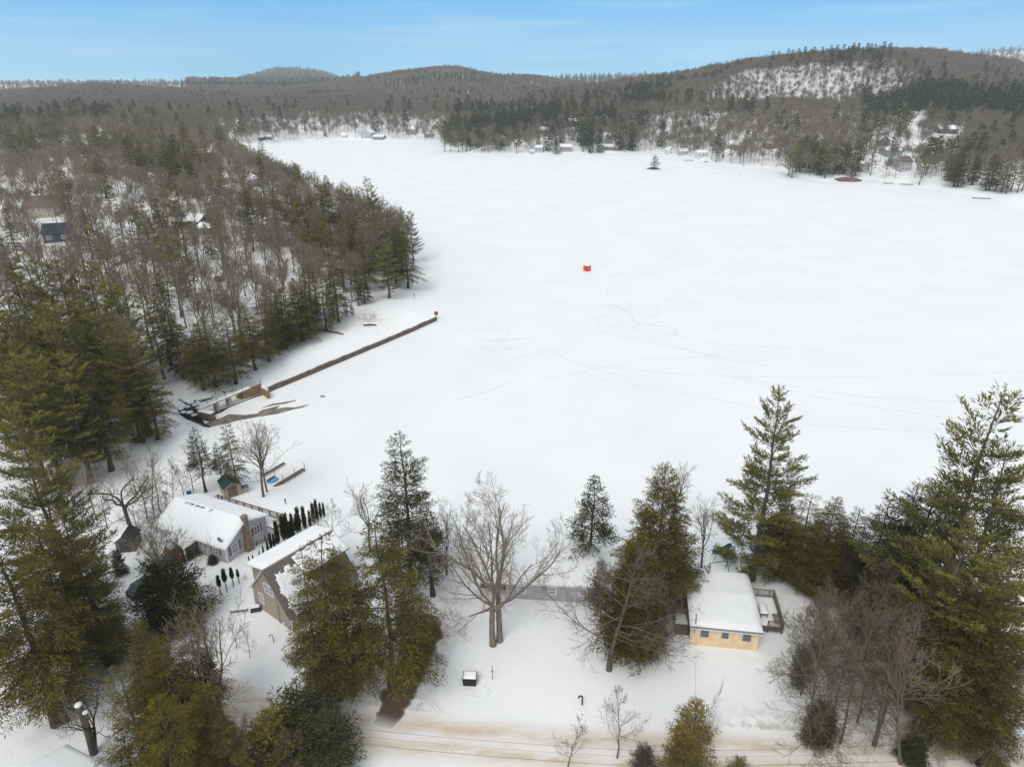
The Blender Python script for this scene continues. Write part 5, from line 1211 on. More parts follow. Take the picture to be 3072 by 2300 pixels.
for b, t, k, w in [((870, 590), 470, 'pine0', .8), ((893, 565), 456, 'pine1', .75), ((840, 572), 448, 'hemlock1', 1.1), ((812, 545), 398, 'pine2', .75), ((760, 520), 403, 'pine0', .8), ((790, 520), 432, 'hemlock0', 1.0), ((735, 500), 415, 'hemlock2', 1.1), ((700, 490), 388, 'hemlock1', 1.2),
                   ((850, 530), 445, 'hemlock2', 1.0), ((870, 540), 452, 'spruce1', 1.1), ((640, 520), 395, 'pine1', 1.0), ((600, 530), 405, 'hemlock0', 1.2), ((540, 520), 400, 'pine2', 1.0), ((650, 440), 352, 'pine1', .8), ((625, 420), 355, 'spruce0', .8), ((680, 520), 420, 'hemlock2', 1.2)]:
    P_B(k, 'pine_tree', b, t, 'evergreen of the dark clump on the wooded point of the left shore', w * 1.3, group=pt)
for p in [(720, 428), (745, 458), (770, 448), (800, 470), (825, 480), (848, 492), (690, 450), (660, 432), (782, 500), (832, 515), (730, 500), (702, 478), (760, 475), (875, 500), (680, 415), (640, 425)]:
    P_T(RS.choice(['hemlock0', 'hemlock1', 'pine1', 'pine2', 'hemlock3', 'spruce1']), 'pine_tree', p, 16, 'evergreen of the dark clump on the wooded point of the left shore', RS.uniform(1.2, 1.5), group=pt)
for p in [(640, 605), (690, 588), (562, 640), (530, 655), (600, 618), (485, 680), (440, 685), (412, 690), (660, 570), (575, 600), (720, 572)]:
    P_T(RS.choice(['hemlock0', 'hemlock1', 'hemlock2', 'hemlock4']), 'hemlock_tree', p, 14, 'evergreen on the edge of the left wood facing the dike', RS.uniform(1.1, 1.4), group=sh)
P_B('midpine2', 'pine_tree', (530, 640), 524, 'yellowing pine alone among bare trees of the left wood', .7, leaf='gold')
P_B('brush', 'dead_shrub', (405, 815), 745, 'golden brown beech sapling at the edge of the wood by the dam', .6, cat='shrub')
cl = 'lone evergreens among the bare trees of the left wood'
for b, t, k, w in [((200, 560), 455, 'midspruce0', 1.3), ((310, 550), 440, 'midpine0', .9), ((330, 560), 455, 'midhem1', 1.0), ((270, 530), 440, 'midspruce1', 1.0), ((120, 450), 355, 'midpine1', .8), ((135, 400), 385, 'midhem0', 1.0), ((35, 360), 300, 'midhem2', 1.3), ((200, 420), 350, 'midpine2', .9),
                   ((40, 560), 450, 'midspruce0', 1.0), ((15, 600), 480, 'midhem0', 1.0), ((460, 560), 470, 'midhem2', 1.0), ((405, 640), 560, 'midhem1', 1.0), ((350, 640), 575, 'midspruce1', 1.0), ((480, 660), 600, 'midhem0', 1.1)]:
    P_B(k, 'pine_tree', b, t, 'single evergreen among the bare trees of the left wood', w, group=cl)
# far shore, evergreens in clumps
fs = 'evergreens along the far shore'
FS = []
for x0, x1, y, t, n in [(1700, 1850, 385, 286, 17), (2040, 2215, 412, 322, 15), (955, 1010, 330, 268, 5), (1010, 1110, 328, 280, 8), (1310, 1370, 330, 262, 7), (1140, 1170, 325, 275, 3), (610, 640, 300, 272, 2), (700, 720, 300, 262, 3), (790, 830, 300, 268, 4), (880, 900, 300, 275, 2),
                        (1540, 1600, 352, 305, 4), (1470, 1500, 338, 290, 3), (1240, 1300, 322, 250, 5), (560, 600, 300, 280, 2)]:
    for i in range(n):
        px = x0 + (x1 - x0) * (i + RS.uniform(.1, .9)) / n
        FS.append(((px, y - RS.uniform(0, 16) + (12 * (px - 2100) / 100 if px > 1950 else 0)), t + RS.uniform(0, 22) + (12 * (px - 2100) / 100 if px > 1950 else 0)))
for b, t in FS:
    P_B(RS.choice(['midpine0', 'midpine1', 'midpine2', 'midhem0', 'midhem1']), 'pine_tree', b, t, 'evergreen standing on the far shore of the lake', RS.uniform(1.0, 1.35), group=fs)
P_B('midspruce0', 'spruce_tree', (1201, 333), 298, 'small dark cone shaped spruce alone at the far waterline', 1.7)
for b, t, l in [((1232, 333), 322, ''), ]: pass
for b, t, k, l in [((1880, 380), 312, 'midpine1', 'lone pine with layered limbs left of the grey far shore house'), ((1985, 400), 318, 'midpine0', 'lone pine right of the grey far shore house by the snowy lane'), ((1860, 320), 262, 'midhem0', 'lone dark pine on the slope above the far shore')]:
    P_B(k, 'pine_tree', b, t, l, .8)
P_B('pine2', 'pine_tree', (1413, 367), 334, 'little pine growing alone on the islet out on the ice', 1.9)
# the rest of the woods: individual bare trees nearest, then one mass
def frus(x, y): return np.abs(x) < .80 * y + 12
def clearing(x, y):
    k = np.zeros(x.shape, bool)
    for a, b, r in CLEAR: k |= (x - a) ** 2 + (y - b) ** 2 < r * r
    return k
def ok_wood(x, y): return in_poly(x, y, WOODXY) & frus(x, y) & (lake_dist(x, y) > 3) & ~clearing(x, y)
wxy = np.array(WOODXY)
NP = poisson(60000, (wxy[:, 0].min(), wxy[:, 0].max()), (wxy[:, 1].min(), min(wxy[:, 1].max(), 700)), ok_wood, lambda x, y: 5.0 + .004 * y)
NP = NP[np.argsort(NP[:, 0] ** 2 + NP[:, 1] ** 2)]
Z = hgt(NP[:, 0], NP[:, 1])
PX, PY = pxof(NP[:, 0], NP[:, 1], Z)
cn = fbm(NP[:, 0] / 38, NP[:, 1] / 38, 61, 2)
pc = np.where(PX / S < 330, .9 * sstep(960, 1100, PY) + .06, .06 + .25 * sstep(960, 1060, PY))      # evergreen share
pc = np.where((PX / S < 300) & (PY / S < 500), .06, pc)
ever = rng.random(len(NP)) < np.clip(pc + (cn - .5) * .5 * (PY < 950), 0.02, 1)
thin = (PX / S < 330) & (PY / S > 430) & (PY / S < 600) & (rng.random(len(NP)) < .35)
n_b = n_e = 0
gb, ge = 'bare trees of the wood on the left shore', 'evergreens of the wood on the left shore'
mass = []     # x, y, z, kind, scale
for (x, y), z, e, th in zip(NP, Z, ever, thin):
    if th: continue
    if e and n_e < 100:
        n_e += 1; k = rng.integers(0, 8); key = ['midhem0', 'midpine0', 'midhem1', 'midpine1', 'midpine2', 'midhem2', 'midspruce0', 'midpine0'][k]
        plant(key, 'pine_tree', x, y, z, rng.uniform(15, 23), rng.uniform(0, 6.28), rng.uniform(.85, 1.15), 'green evergreen inside the wood on the left shore of the lake', 'tree', ge)
    elif not e and n_b < 230:
        n_b += 1
        plant('midbare%d' % rng.integers(0, 6), 'bare_tree', x, y, z, rng.uniform(11, 17), rng.uniform(0, 6.28), rng.uniform(.85, 1.2), 'leafless grey brown tree of the wood on the left shore', 'tree', gb)
    else:
        mass.append((x, y, z, (rng.integers(0, 4) if e else 4 + rng.integers(0, 5)), rng.uniform(15, 21) if e else rng.uniform(11, 16)))
# low-detail kinds for the mass (kept out of the scene; only the mass shows them)
lib = bpy.data.collections.new('forest_kinds')
def kind(i, bd, mats):
    tb, cb = bd
    V = np.concatenate([np.concatenate(tb.V), np.concatenate(cb.V)]); nt_ = sum(len(q) for q in tb.Q)
    Q = np.concatenate([np.concatenate(tb.Q), np.concatenate(cb.Q) + tb.n])
    me = np_mesh('forest_kind', V, Q, tint=np.concatenate([np.concatenate(tb.T), np.concatenate(cb.T)]))
    for m in mats: me.materials.append(M[m])
    mi = np.zeros(len(Q), np.int32); mi[nt_:] = 1; me.polygons.foreach_set('material_index', mi)
    o = bpy.data.objects.new('kind_%02d' % i, me); lib.objects.link(o)
for i in range(2): kind(i, conifer(410 + i, 18, 3.6, .10, 48, .62, 40, -6, .26, fol=.55, leafL=1.25, leafW=.52, jag=.45, gap=.1, tbase=.25, tvar=.5, round_=.2, twigs=False), ('bark_dark', 'farleaf'))
for i in range(2): kind(2 + i, conifer(420 + i, 18, 4.0, .24, 40, .52, 40, 4, .05, tip=.15, fol=.60, leafL=1.15, leafW=.48, s0=.35, jag=.45, gap=.15, tbase=.34, tvar=.45, round_=.3, whorl=4, up=.3, twigs=False), ('bark', 'farleaf'))
for i in range(5): kind(4 + i, bare(430 + i, 18, .40, 6, .66, .19, 4, (5, 5, 5, 3), .56, .14, .16, .055, low=.1), ('fartwig', 'fartwig'))
def spacing(x, y):
    px = 1536 + FPX * x / (y * CP)
    return 3.5 + .0021 * y - (1.3 if 2150 < px < 2720 and 640 < y < 860 else 0)
def region(n, px0, px1, y0, y1, cons, dens=None, hs=(12, 17), he=(15, 22), sp=spacing, tag_=''):
    xr = ((px0 - 1536) / FPX * CP * y1, (px1 - 1536) / FPX * CP * y1)
    xr = (min(xr[0], (px0 - 1536) / FPX * CP * y0), max(xr[1], (px1 - 1536) / FPX * CP * y0))
    def ok(x, y):
        px = 1536 + FPX * x / (y * CP)
        k = (px > px0) & (px < px1) & frus(x, y) & ~clearing(x, y)
        k[k] &= lake_dist(x[k], y[k]) > 3
        k[k] &= ~in_poly(x[k], y[k], WOODXY) | (y[k] > 690)
        if dens is not None: k[k] &= rng.random(k.sum()) < dens(x[k], y[k], px[k])
        return k
    P = poisson(n, xr, (y0, y1), ok, sp)
    z = hgt(P[:, 0], P[:, 1]); px = 1536 + FPX * P[:, 0] / (P[:, 1] * CP)
    c = rng.random(len(P)) < cons(P[:, 0], P[:, 1], px)
    for (x, y), zz, e, p_ in zip(P, z, c, px):
        f_ = .8 if 2120 < p_ < 2750 and 640 < y < 900 else (.66 if e and 900 < y < 1800 else 1)
        mass.append((x, y, zz, rng.integers(0, 4) if e else 4 + rng.integers(0, 5), f_ * (rng.uniform(*he) if e else rng.uniform(*hs))))
def dens(x, y, px):
    d = np.ones(x.shape)
    n = fbm(x / 60, y / 60, 88, 3)
    n2 = fbm(x / 22, y / 40, 19, 3); wob = 160 * (fbm(x / 90, y / 90, 23, 2) - .5)
    d = np.where((px + wob > 2150) & (px + wob < 2690) & (y + wob * .3 > 640) & (y < 850), np.where(n2 > .45, 1.0, .6), d)
    d = np.where((px > 1980) & (px < 2330) & (y + wob * .3 > 560) & (y < 690), .5, d)
    d = np.where((px > 2480) & (px < 2930) & (y < 660), .13 + .25 * (n > .55), d)
    d = np.where((px > 1500) & (px < 2420) & (y < 650), .38, d)
    d = np.where((px > 680) & (px < 1330) & (y > 740) & (y < 860), .30, d)
    d = np.where((px > 1330) & (px <= 1500) & (y < 700), .8, d)
    d = np.where((np.abs(px - 2775) < 11) & (y < 640), 0, d)        # the snowy lane up the far slope
    d = np.where((px > 1900) & (y > 1130), 0, d)
    return d
def cons(x, y, px):
    n = fbm(x / 70, y / 70, 51, 3)
    c = .05 + .9 * np.clip(n - .52, 0, 1)
    c = np.where((px > 1600) & (y > 930), .42 + 1.2 * (n - .5), c)                    # dark top of the right hand hill
    c = np.where((px > 2600) & (y > 600) & (y < 740), .75, c)                          # pine knoll on the right
    c = np.where((px > 2650) & (y > 740), .08, c)
    c = np.where((px > 850) & (px < 1700) & (y > 1050), .34 + 1.8 * (n - .5), c)      # the middle hill
    c = np.where((px > 1330) & (px < 2000) & (y > 560) & (y < 1000), .30 + 1.6 * (n - .5), c)
    c = np.where((px < 900) & (y > 1150), .20 + 1.2 * (n - .5), c)
    c = np.where((px < 720) & (y > 520) & (y < 640) & (n > .45), .5, c)
    return np.clip(c, .03, 1)
region(420000, -120, 3200, 425, 1720, cons, dens)
region(16000, -200, 560, 1740, 5000, lambda x, y, px: np.full(x.shape, .3), hs=(14, 20), he=(18, 24), sp=lambda x, y: 20)
region(36000, 560, 1080, 1740, 4040, lambda x, y, px: np.full(x.shape, .35), hs=(20, 26), he=(24, 30), sp=lambda x, y: 11)
region(9000, 2780, 3250, 2150, 2740, lambda x, y, px: np.full(x.shape, .35), hs=(14, 20), he=(18, 24), sp=lambda x, y: 15, dens=lambda x, y, px: np.full(x.shape, .8))
region(6000, 1280, 2000, 2150, 2640, lambda x, y, px: np.full(x.shape, .5), hs=(14, 20), he=(18, 24), sp=lambda x, y: 14)
A = np.array(mass, float)
me = bpy.data.meshes.new('forest')
me.vertices.add(len(A)); me.vertices.foreach_set('co', (A[:, :3] - [0, 0, .2]).astype(np.float32).ravel())
for nm, ty, va in (('kind', 'INT', A[:, 3].astype(np.int32)), ('turn', 'FLOAT', rng.uniform(0, 6.28, len(A)).astype(np.float32)), ('tall', 'FLOAT', (A[:, 4] / 18).astype(np.float32))):
    a = me.attributes.new(nm, ty, 'POINT'); a.data.foreach_set('value', va)
forest = tag(link('forest', me), 'mixed bare and evergreen woods covering the land beyond the lake', 'forest', kind='stuff')
ng = bpy.data.node_groups.new('stand of trees', 'GeometryNodeTree')
ng.interface.new_socket('Geometry', in_out='INPUT', socket_type='NodeSocketGeometry')
ng.interface.new_socket('Geometry', in_out='OUTPUT', socket_type='NodeSocketGeometry')
N = ng.nodes; gi = N.new('NodeGroupInput'); go = N.new('NodeGroupOutput')
ci = N.new('GeometryNodeCollectionInfo'); ci.inputs['Collection'].default_value = lib
ci.inputs['Separate Children'].default_value = True; ci.inputs['Reset Children'].default_value = True
ip = N.new('GeometryNodeInstanceOnPoints'); ip.inputs['Pick Instance'].default_value = True
def named(n, t):
    a = N.new('GeometryNodeInputNamedAttribute'); a.data_type = t; a.inputs['Name'].default_value = n; return a
ak, ar, as_ = named('kind', 'INT'), named('turn', 'FLOAT'), named('tall', 'FLOAT')
cx = N.new('ShaderNodeCombineXYZ')
ng.links.new(gi.outputs[0], ip.inputs['Points']); ng.links.new(ci.outputs[0], ip.inputs['Instance'])
ng.links.new(ak.outputs['Attribute'], ip.inputs['Instance Index']); ng.links.new(ar.outputs['Attribute'], cx.inputs['Z'])
ng.links.new(cx.outputs[0], ip.inputs['Rotation']); ng.links.new(as_.outputs['Attribute'], ip.inputs['Scale'])
ng.links.new(ip.outputs[0], go.inputs[0])
md = forest.modifiers.new('stand of trees', 'NODES'); md.node_group = ng
print('TREES near bare', n_b, 'evergreen', n_e, 'mass', len(A))
print('POLY', POLY)

# ------------------------------------------------------------------ the dam, the dike, the docks and the small things
def wall_line(mb, pts, half, z0, z1):
    for a, b in zip(pts[:-1], pts[1:]):
        a, b = Vector(a), Vector(b); d = (b - a).normalized(); n = Vector((-d.y, d.x)) * half
        q = [a - n, b - n, b + n, a + n]
        mb.hexa([(p.x, p.y, z0) for p in q] + [(p.x, p.y, z1) for p in q])
dl = [at(a, b, .55) for a, b in [(792, 1172), (880, 1136), (1000, 1086), (1130, 1032), (1230, 990), (1308, 955)]]
dike = thing('dike', 'long dark stained concrete wall running out from the dam across the ice', 'wall', (0, 0, 0))
mb = MB(); wall_line(mb, dl, .30, -.5, .95); mb.build('wall', M['concrete_brown'], dike)
mb = MB(); rs = random.Random(3)
for a, b in zip(dl[:-1], dl[1:]):
    a, b = Vector(a), Vector(b); L = (b - a).length; t = 0
    while t < L - 2:
        e = min(L, t + rs.uniform(1.5, 5)); p, q = a.lerp(b, t / L), a.lerp(b, e / L); d = (b - a).normalized(); n = Vector((-d.y, d.x)); mb.slab([(*(p + n * .02), .952), (*(q + n * .05), .952), (*(q + n * .28), .952), (*(p + n * .28), .952)], .07); t = e + rs.uniform(.5, 4)
mb.build('snow_strip', M['snow'], dike)
mb = MB()
for k in (.2, .45, .7, .9):
    p = Vector(dl[0]).lerp(Vector(dl[-1]), k); mb.box(p.x - .36, p.y - .36, -.3, p.x + .30, p.y + .2, .90)
mb.build('buttress', M['concrete'], dike)
# footbridge over the sluice
def Wd(a, b, z): return Vector((*at(*c4(a, b), z), z))
A_, B_ = Wd(500, 625, 1.9), Wd(1160, 350, 1.9); C_ = Wd(1290, 330, 1.7)
br = thing('footbridge', 'narrow footbridge with metal railings over the dam sluice', 'bridge', (0, 0, 0))
d = (B_ - A_).normalized(); n = Vector((-d.y, d.x, 0))
mb = MB(); q = [A_ - n * .05, B_ - n * .05, B_ + n * 1.2, A_ + n * 1.2]; mb.slab([tuple(v - Vector((0, 0, .22))) for v in q], .2); mb.build('walkway', M['concrete'], br)
snow_sheet('walkway_snow', lambda u, v: tuple(A_.lerp(B_, u) + n * (.02 + 1.1 * v) - Vector((0, 0, .02))), 30, 4, br, .14, None, .2, 3, 20, 1.1)
def pipe_rail(off, a, b, name):
    m = MB(); a2, b2 = a + n * off, b + n * off; L = (b2 - a2).length; k = max(2, int(L / 1.7))
    for h in (.5, 1.0): m.tube([a2 + Vector((0, 0, h)), b2 + Vector((0, 0, h))], .035, 5)
    for i in range(k + 1): p = a2.lerp(b2, i / k); m.tube([p - Vector((0, 0, .1)), p + Vector((0, 0, 1.02))], .035, 5)
    m.build(name, M['metal'], br)
pipe_rail(.0, A_, B_, 'railing'); pipe_rail(1.15, A_ - d * 1.5, A_.lerp(B_, .9), 'railing'); pipe_rail(.0, B_ + d * .2, C_, 'railing')
for a, b in ((742, 600), (898, 530)):
    p = Wd(a, b, .9); mb = MB(); q = [p - d * .28 - n * .1, p + d * .28 - n * .1, p + d * .28 + n * 1.0, p - d * .28 + n * 1.0]; mb.hexa([(v.x, v.y, -.6) for v in q] + [(v.x, v.y, 1.66) for v in q]); mb.build('pier', M['concrete'], br)
mb = MB(); p = Wd(1290, 335, 1.5); mb.tube([p, p + Vector((0, 0, 1.6))], .06, 6); mb.build('post', M['metal'], br)
# rusty ochre end wall and its curved wing
ab = thing('dam_abutment', 'ochre stained concrete wall with curved wing at the far end of the footbridge', 'wall', (0, 0, 0))
pts = [Wd(a, b, .3) for a, b in [(990, 470), (1060, 480), (1180, 445), (1300, 395)]]; tops = [.5, 1.3, 1.75, 1.75]
mb = MB()
for i in range(3):
    a, b = pts[i], pts[i + 1]; w = n * .45
    mb.hexa([(a.x, a.y, -.5), (b.x, b.y, -.5), (b.x + w.x, b.y + w.y, -.5), (a.x + w.x, a.y + w.y, -.5), (a.x, a.y, tops[i]), (b.x, b.y, tops[i + 1]), (b.x + w.x, b.y + w.y, tops[i + 1]), (a.x + w.x, a.y + w.y, tops[i])])
mb.build('wall', M['rust'], ab)
pts = [Wd(a, b, .6) for a, b in [(1296, 398), (1335, 408), (1368, 430), (1385, 456)]]; mb = MB()
wall_line(mb, [(p.x, p.y) for p in pts], .28, -.5, 1.25); mb.build('wing_wall', M['rust'], ab)
mb = MB(); wall_line(mb, [(p.x + .1, p.y + .2) for p in pts[:3]], .2, 1.254, 1.45); mb.build('snow_cap', M['snow'], ab)
sw = thing('spillway_wall', 'brown concrete block wall with snow on top beside the brook', 'wall', (0, 0, 0))
a, b = Wd(470, 655, 1.5), Wd(640, 690, 1.5); mb = MB(); e = (b - a).normalized(); w = Vector((-e.y, e.x, 0)) * 1.1
mb.hexa([(a.x, a.y, -.8), (b.x, b.y, -.8), (b.x + w.x, b.y + w.y, -.8), (a.x + w.x, a.y + w.y, -.8), (a.x, a.y, 1.5), (b.x, b.y, 1.5), (b.x + w.x, b.y + w.y, 1.5), (a.x + w.x, a.y + w.y, 1.5)]); mb.build('wall', M['concrete_brown'], sw, bevel=.05)
snow_sheet('snow_cap', lambda u, v: tuple(a.lerp(b, u) + w * v), 12, 4, sw, .25, None, .3, 4, 5, 1.1)
rg = 'snow capped rocks in the brook below the dam'
for i, (a_, b_, s_) in enumerate([(270, 500, .5), (310, 520, .6), (345, 540, .7), (390, 560, .8), (420, 520, .6), (450, 590, .7), (520, 515, .5), (575, 500, .8), (630, 485, .7), (380, 690, .8), (300, 680, .6), (440, 720, .7), (520, 600, .5), (260, 640, .6), (820, 400, .4), (905, 388, .4), (985, 380, .35), (350, 610, .6)]):
    x, y, z = G(*c4(a_, b_)); t = thing('rock', 'dark rock with a cap of snow in the brook at the dam', 'rock', (x, y, z), i, rg)
    me = bpy.data.meshes.new('stone'); import bmesh
    bm = bmesh.new(); bmesh.ops.create_icosphere(bm, subdivisions=2, radius=s_); rr = random.Random(i)
    for v in bm.verts: v.co *= rr.uniform(.8, 1.15); v.co.z *= .65
    bm.to_mesh(me); bm.free(); me.materials.append(M['rock']); link('stone', me, t)
    bm = bmesh.new(); bmesh.ops.create_icosphere(bm, subdivisions=2, radius=s_ * .85)
    for v in bm.verts: v.co.z = max(v.co.z, 0) * .45 + s_ * .42
    me = bpy.data.meshes.new('snow_cap'); bm.to_mesh(me); bm.free(); me.materials.append(M['snow']); me.polygons.foreach_set('use_smooth', np.ones(len(me.polygons), bool)); link('snow_cap', me, t)
# docks
def c1(a, b): return 440 + a / 3.68, 1380 + b / 3.68
def dock(label, p0, p1, w, posts, mat='deck_grey', z=.45, name='dock'):
    a, b = Vector((*at(*c1(*p0), z), z)), Vector((*at(*c1(*p1), z), z)); t = thing(name, label, 'dock', a, math.atan2((b - a).y, (b - a).x)); L = (b - a).length
    mb = MB(); k = int(L / .3)
    for i in range(k): mb.box(L * i / k, -w / 2, -.06, L * (i + .9) / k, w / 2, 0)
    mb.box(0, -w / 2, -.2, L, -w / 2 + .06, -.062); mb.box(0, w / 2 - .06, -.2, L, w / 2, -.062); mb.build('planks', M[mat], t)
    for s in posts: MB().tube([(L * s, -w / 2 - .05, -.6), (L * s, -w / 2 - .05, 1.2)], .05, 6).build('post', M['wood'], t)
dock('long narrow dock plank leaning on the snow behind the slim leafless tree', (1280, 160), (1520, 22), .35, [])
dock('grey dock section with tall posts at the end, right of the blue board', (1405, 285), (1735, 88), .5, (.25, .64, .98))
dock('short dark dock section behind the blue board', (1335, 225), (1410, 172), .5, (.9,))
a, b = Vector((*at(*c1(1335, 258), .3), .3)), Vector((*at(*c1(1450, 190), .3), .3)); L = (b - a).length
kb = thing('paddle_board', 'light blue and green paddle board lying on the snow by the docks', 'paddle board', a.lerp(b, .5), math.atan2((b - a).y, (b - a).x))
ol = [(math.cos(t) * L / 2 * abs(math.cos(t)) ** -.15 if abs(math.cos(t)) > .05 else 0, math.sin(t) * .42) for t in np.linspace(0, 2 * math.pi, 26, endpoint=False)]
MB().prism(ol, 'z', -.08, .08).build('hull', M['kayak'], kb, bevel=.04)
MB().prism([(x * .62, y * .55) for x, y in ol], 'z', .081, .095).build('deck_pad', M['kayak_green'], kb)
def can(label, px, py, r, h, mat, name, cat, lid=None):
    x, y, z = G(px, py); t = thing(name, label, cat, (x, y, z))
    MB().tube([(0, 0, -.1), (0, 0, h * .3), (0, 0, h * .7), (0, 0, h)], r, 14).build('body', M[mat], t, bevel=.02); MB().tube([(0, 0, h + .001), (0, 0, h + .06)], r * 1.04, 14).build('lid', M[lid or mat], t)
can('blue plastic barrel with snow on top behind the white house', 568, 1484, .33, .85, 'blue', 'barrel', 'barrel', 'snow')
can('dark rubbish bin standing against the green roofed shed', 709, 1481, .33, .85, 'tarp', 'rubbish_bin', 'bin')
x, y, z = G(725, 1475); t = thing('storage_box', 'low tan box behind the dark bin at the shed', 'box', (x, y, z), .4); MB().box(-1, -.4, -.1, 1, .4, .75).build('body', M['clap_tan'], t); MB().box(-1.04, -.44, .752, 1.04, .44, .82).build('lid', M['wood'], t)
# fence and wood pile at left
a, b = Vector(G(181, 1371)), Vector(G(305, 1368)); L = (b - a).length
fe = thing('picket_fence', 'weathered grey picket fence in front of the dark green shelter', 'fence', a, math.atan2((b - a).y, (b - a).x)); mb = MB()
for i in range(int(L / .16)): mb.box(i * .16, -.02, .0, i * .16 + .12, .01, 1.05 + .05 * math.sin(i))
mb.build('pickets', M['weathered'], fe)
MB().box(0, .012, .3, L, .06, .38).box(0, .012, .8, L, .06, .88).build('rail', M['weathered'], fe)
for k in range(4): MB().box(L * k / 3 - .07, .062, -.3, L * k / 3 + .07, .18, 1.15).build('post', M['weathered'], fe)
x, y, z = G(418, 1326); t = thing('wood_pile', 'stacked firewood between trunks at the brook bank', 'wood pile', (x, y, z)); rr = random.Random(2)
mb = MB()
for j in range(4):
    for i in range(8): mb.tube([(i * .26 - 1, -.3, j * .23), (i * .26 - 1, .35, j * .23)], .125, 7)
mb.build('logs', M['deck'], t)
# things on the lawn
x, y, z = G(1410, 2046); t = thing('black_bin', 'black box with snow on its sloping lid, alone on the white lawn', 'box', (x, y, z), -.06)
MB().hexa([(-.62, -.45, -.1), (.62, -.45, -.1), (.62, .45, -.1), (-.62, .45, -.1), (-.66, -.48, .72), (.66, -.48, .72), (.66, .48, .9), (-.66, .48, .9)]).build('body', M['black'], t, bevel=.03)
lid = MB().hexa([(-.69, -.52, .725), (.69, -.52, .725), (.69, .52, .905), (-.69, .52, .905), (-.69, -.52, .79), (.69, -.52, .79), (.69, .52, .97), (-.69, .52, .97)]).build('lid', M['black'], t, bevel=.02)
snow_sheet('snow_cap', lambda u, v: (-.62 + 1.24 * u, -.38 + .85 * v, .81 + .15 * v), 10, 8, lid, .16, None, .2, 6, 1.2, .9)
x, y, z = G(1477, 2037); t = thing('marker_post', 'thin dark post right of the black box on the lawn', 'post', (x, y, z)); MB().tube([(0, 0, -.2), (0, 0, 1.75)], .035, 6).build('rod', M['wood'], t); MB().tube([(0, 0, .95), (0, 0, 1.2)], .065, 6).build('handle', M['black'], t)
def gooseneck(label, px, py, h, r, mat):
    x, y, z = G(px, py); t = thing('vent_pipe', label, 'pipe', (x, y, z))
    MB().tube([(0, 0, -.2), (0, 0, h)] + [(-.17 + .17 * math.cos(a), 0, h + .17 * math.sin(a)) for a in np.linspace(.3, math.pi, 8)] + [(-.34, 0, h - .1)], r, 8).build('pipe', M[mat], t)
gooseneck('black bent vent pipe sticking out of the lawn near the road', 1746, 2113, .95, .075, 'pipe'); gooseneck('grey bent vent pipe on the snow below the tan house', 821, 1925, .8, .05, 'metal'); gooseneck('grey vent pipe on the snow left of the tan house', 661, 1880, .9, .05, 'metal')
x, y, z = G(718, 1834); t = thing('log', 'short log with a strip of snow, lying left of the tan house', 'log', (x, y, z), .15); MB().tube([(-.9, 0, .12), (.9, 0, .16)], .15, 8).build('wood', M['wood'], t); MB().tube([(-.8, .02, .27), (.8, .02, .3)], .08, 6).build('snow_strip', M['snow'], t)
x, y, z = G(768, 1830); t = thing('covered_grill', 'dark covered grill with a cap of snow at the tan house corner', 'grill', (x, y, z), .3); MB().hexa([(-.6, -.35, -.1), (.6, -.35, -.1), (.6, .35, -.1), (-.6, .35, -.1), (-.5, -.28, .55), (.5, -.28, .55), (.5, .28, .55), (-.5, .28, .55)]).build('cover', M['tarp'], t, bevel=.08); snow_sheet('snow_cap', lambda u, v: (-.48 + .96 * u, -.27 + .54 * v, .55), 8, 6, t, .28, None, .2, 3, .96, .54)
# car under the juniper
ca, cb = Vector(G(395, 1800)[:2]), Vector(G(470, 1752)[:2]); hd = math.atan2((cb - ca).y, (cb - ca).x); cc = ca + (cb - ca).normalized() * 2.2
car = thing('parked_car', 'dark parked car half hidden under the round juniper', 'car', (cc.x, cc.y, h1(cc.x, cc.y)), hd)
pr = [(-2.2, .35), (-2.25, .8), (-2.1, 1.0), (-.9, 1.05), (1.0, 1.02), (2.0, .88), (2.25, .7), (2.25, .35)]
MB().prism(pr, 'y', -.88, .88).build('body', M['blackpaint'], car, bevel=.09)
MB().hexa([(-2.0, -.8, 1.0), (1.0, -.8, 1.0), (1.0, .8, 1.0), (-2.0, .8, 1.0), (-1.6, -.64, 1.55), (.25, -.64, 1.55), (.25, .64, 1.55), (-1.6, .64, 1.55)])  .build('glasshouse', M['carglass'], car, bevel=.05)
MB().hexa([(-1.66, -.66, 1.553), (.3, -.66, 1.553), (.3, .66, 1.553), (-1.66, .66, 1.553), (-1.5, -.6, 1.62), (.15, -.6, 1.62), (.15, .6, 1.62), (-1.5, .6, 1.62)]).build('roof', M['blackpaint'], car, bevel=.02)
for x in (-1.4, 1.4):
    for s in (-1, 1):
        w = MB().tube([(x, s * .9, .33), (x, s * .7, .33)], .33, 16).build('wheel', M['tyre'], car); MB().tube([(x, s * .912, .33), (x, s * .9, .33)], .2, 12).build('rim', M['metal'], w)
for s in (-1, 1): MB().box(-2.29, s * .62 - .2, .72, -2.24, s * .62 + .2, .9).build('tail_light', M['rustred'], car); MB().box(2.2, s * .6 - .2, .66, 2.27, s * .6 + .2, .8).build('headlight', M['lamp'], car)
MB().box(-2.33, -.8, .4, -2.26, .8, .55).build('bumper', M['tarp'], car)
# fallen wood by the white house
x, y, z = G(425, 1675); t = thing('fallen_branch', 'dark red brown plank lying on the snow right of the small shed', 'plank', (x, y, z), -.8); MB().box(-1.3, -.12, -.02, 1.3, .12, .12).build('board', M['deck'], t); snow_sheet('snow_strip', lambda u, v: (-.9 + 1.9 * u, -.11 + .22 * v, .12), 8, 3, t, .08, None, .1, 3, 1.9, .22)
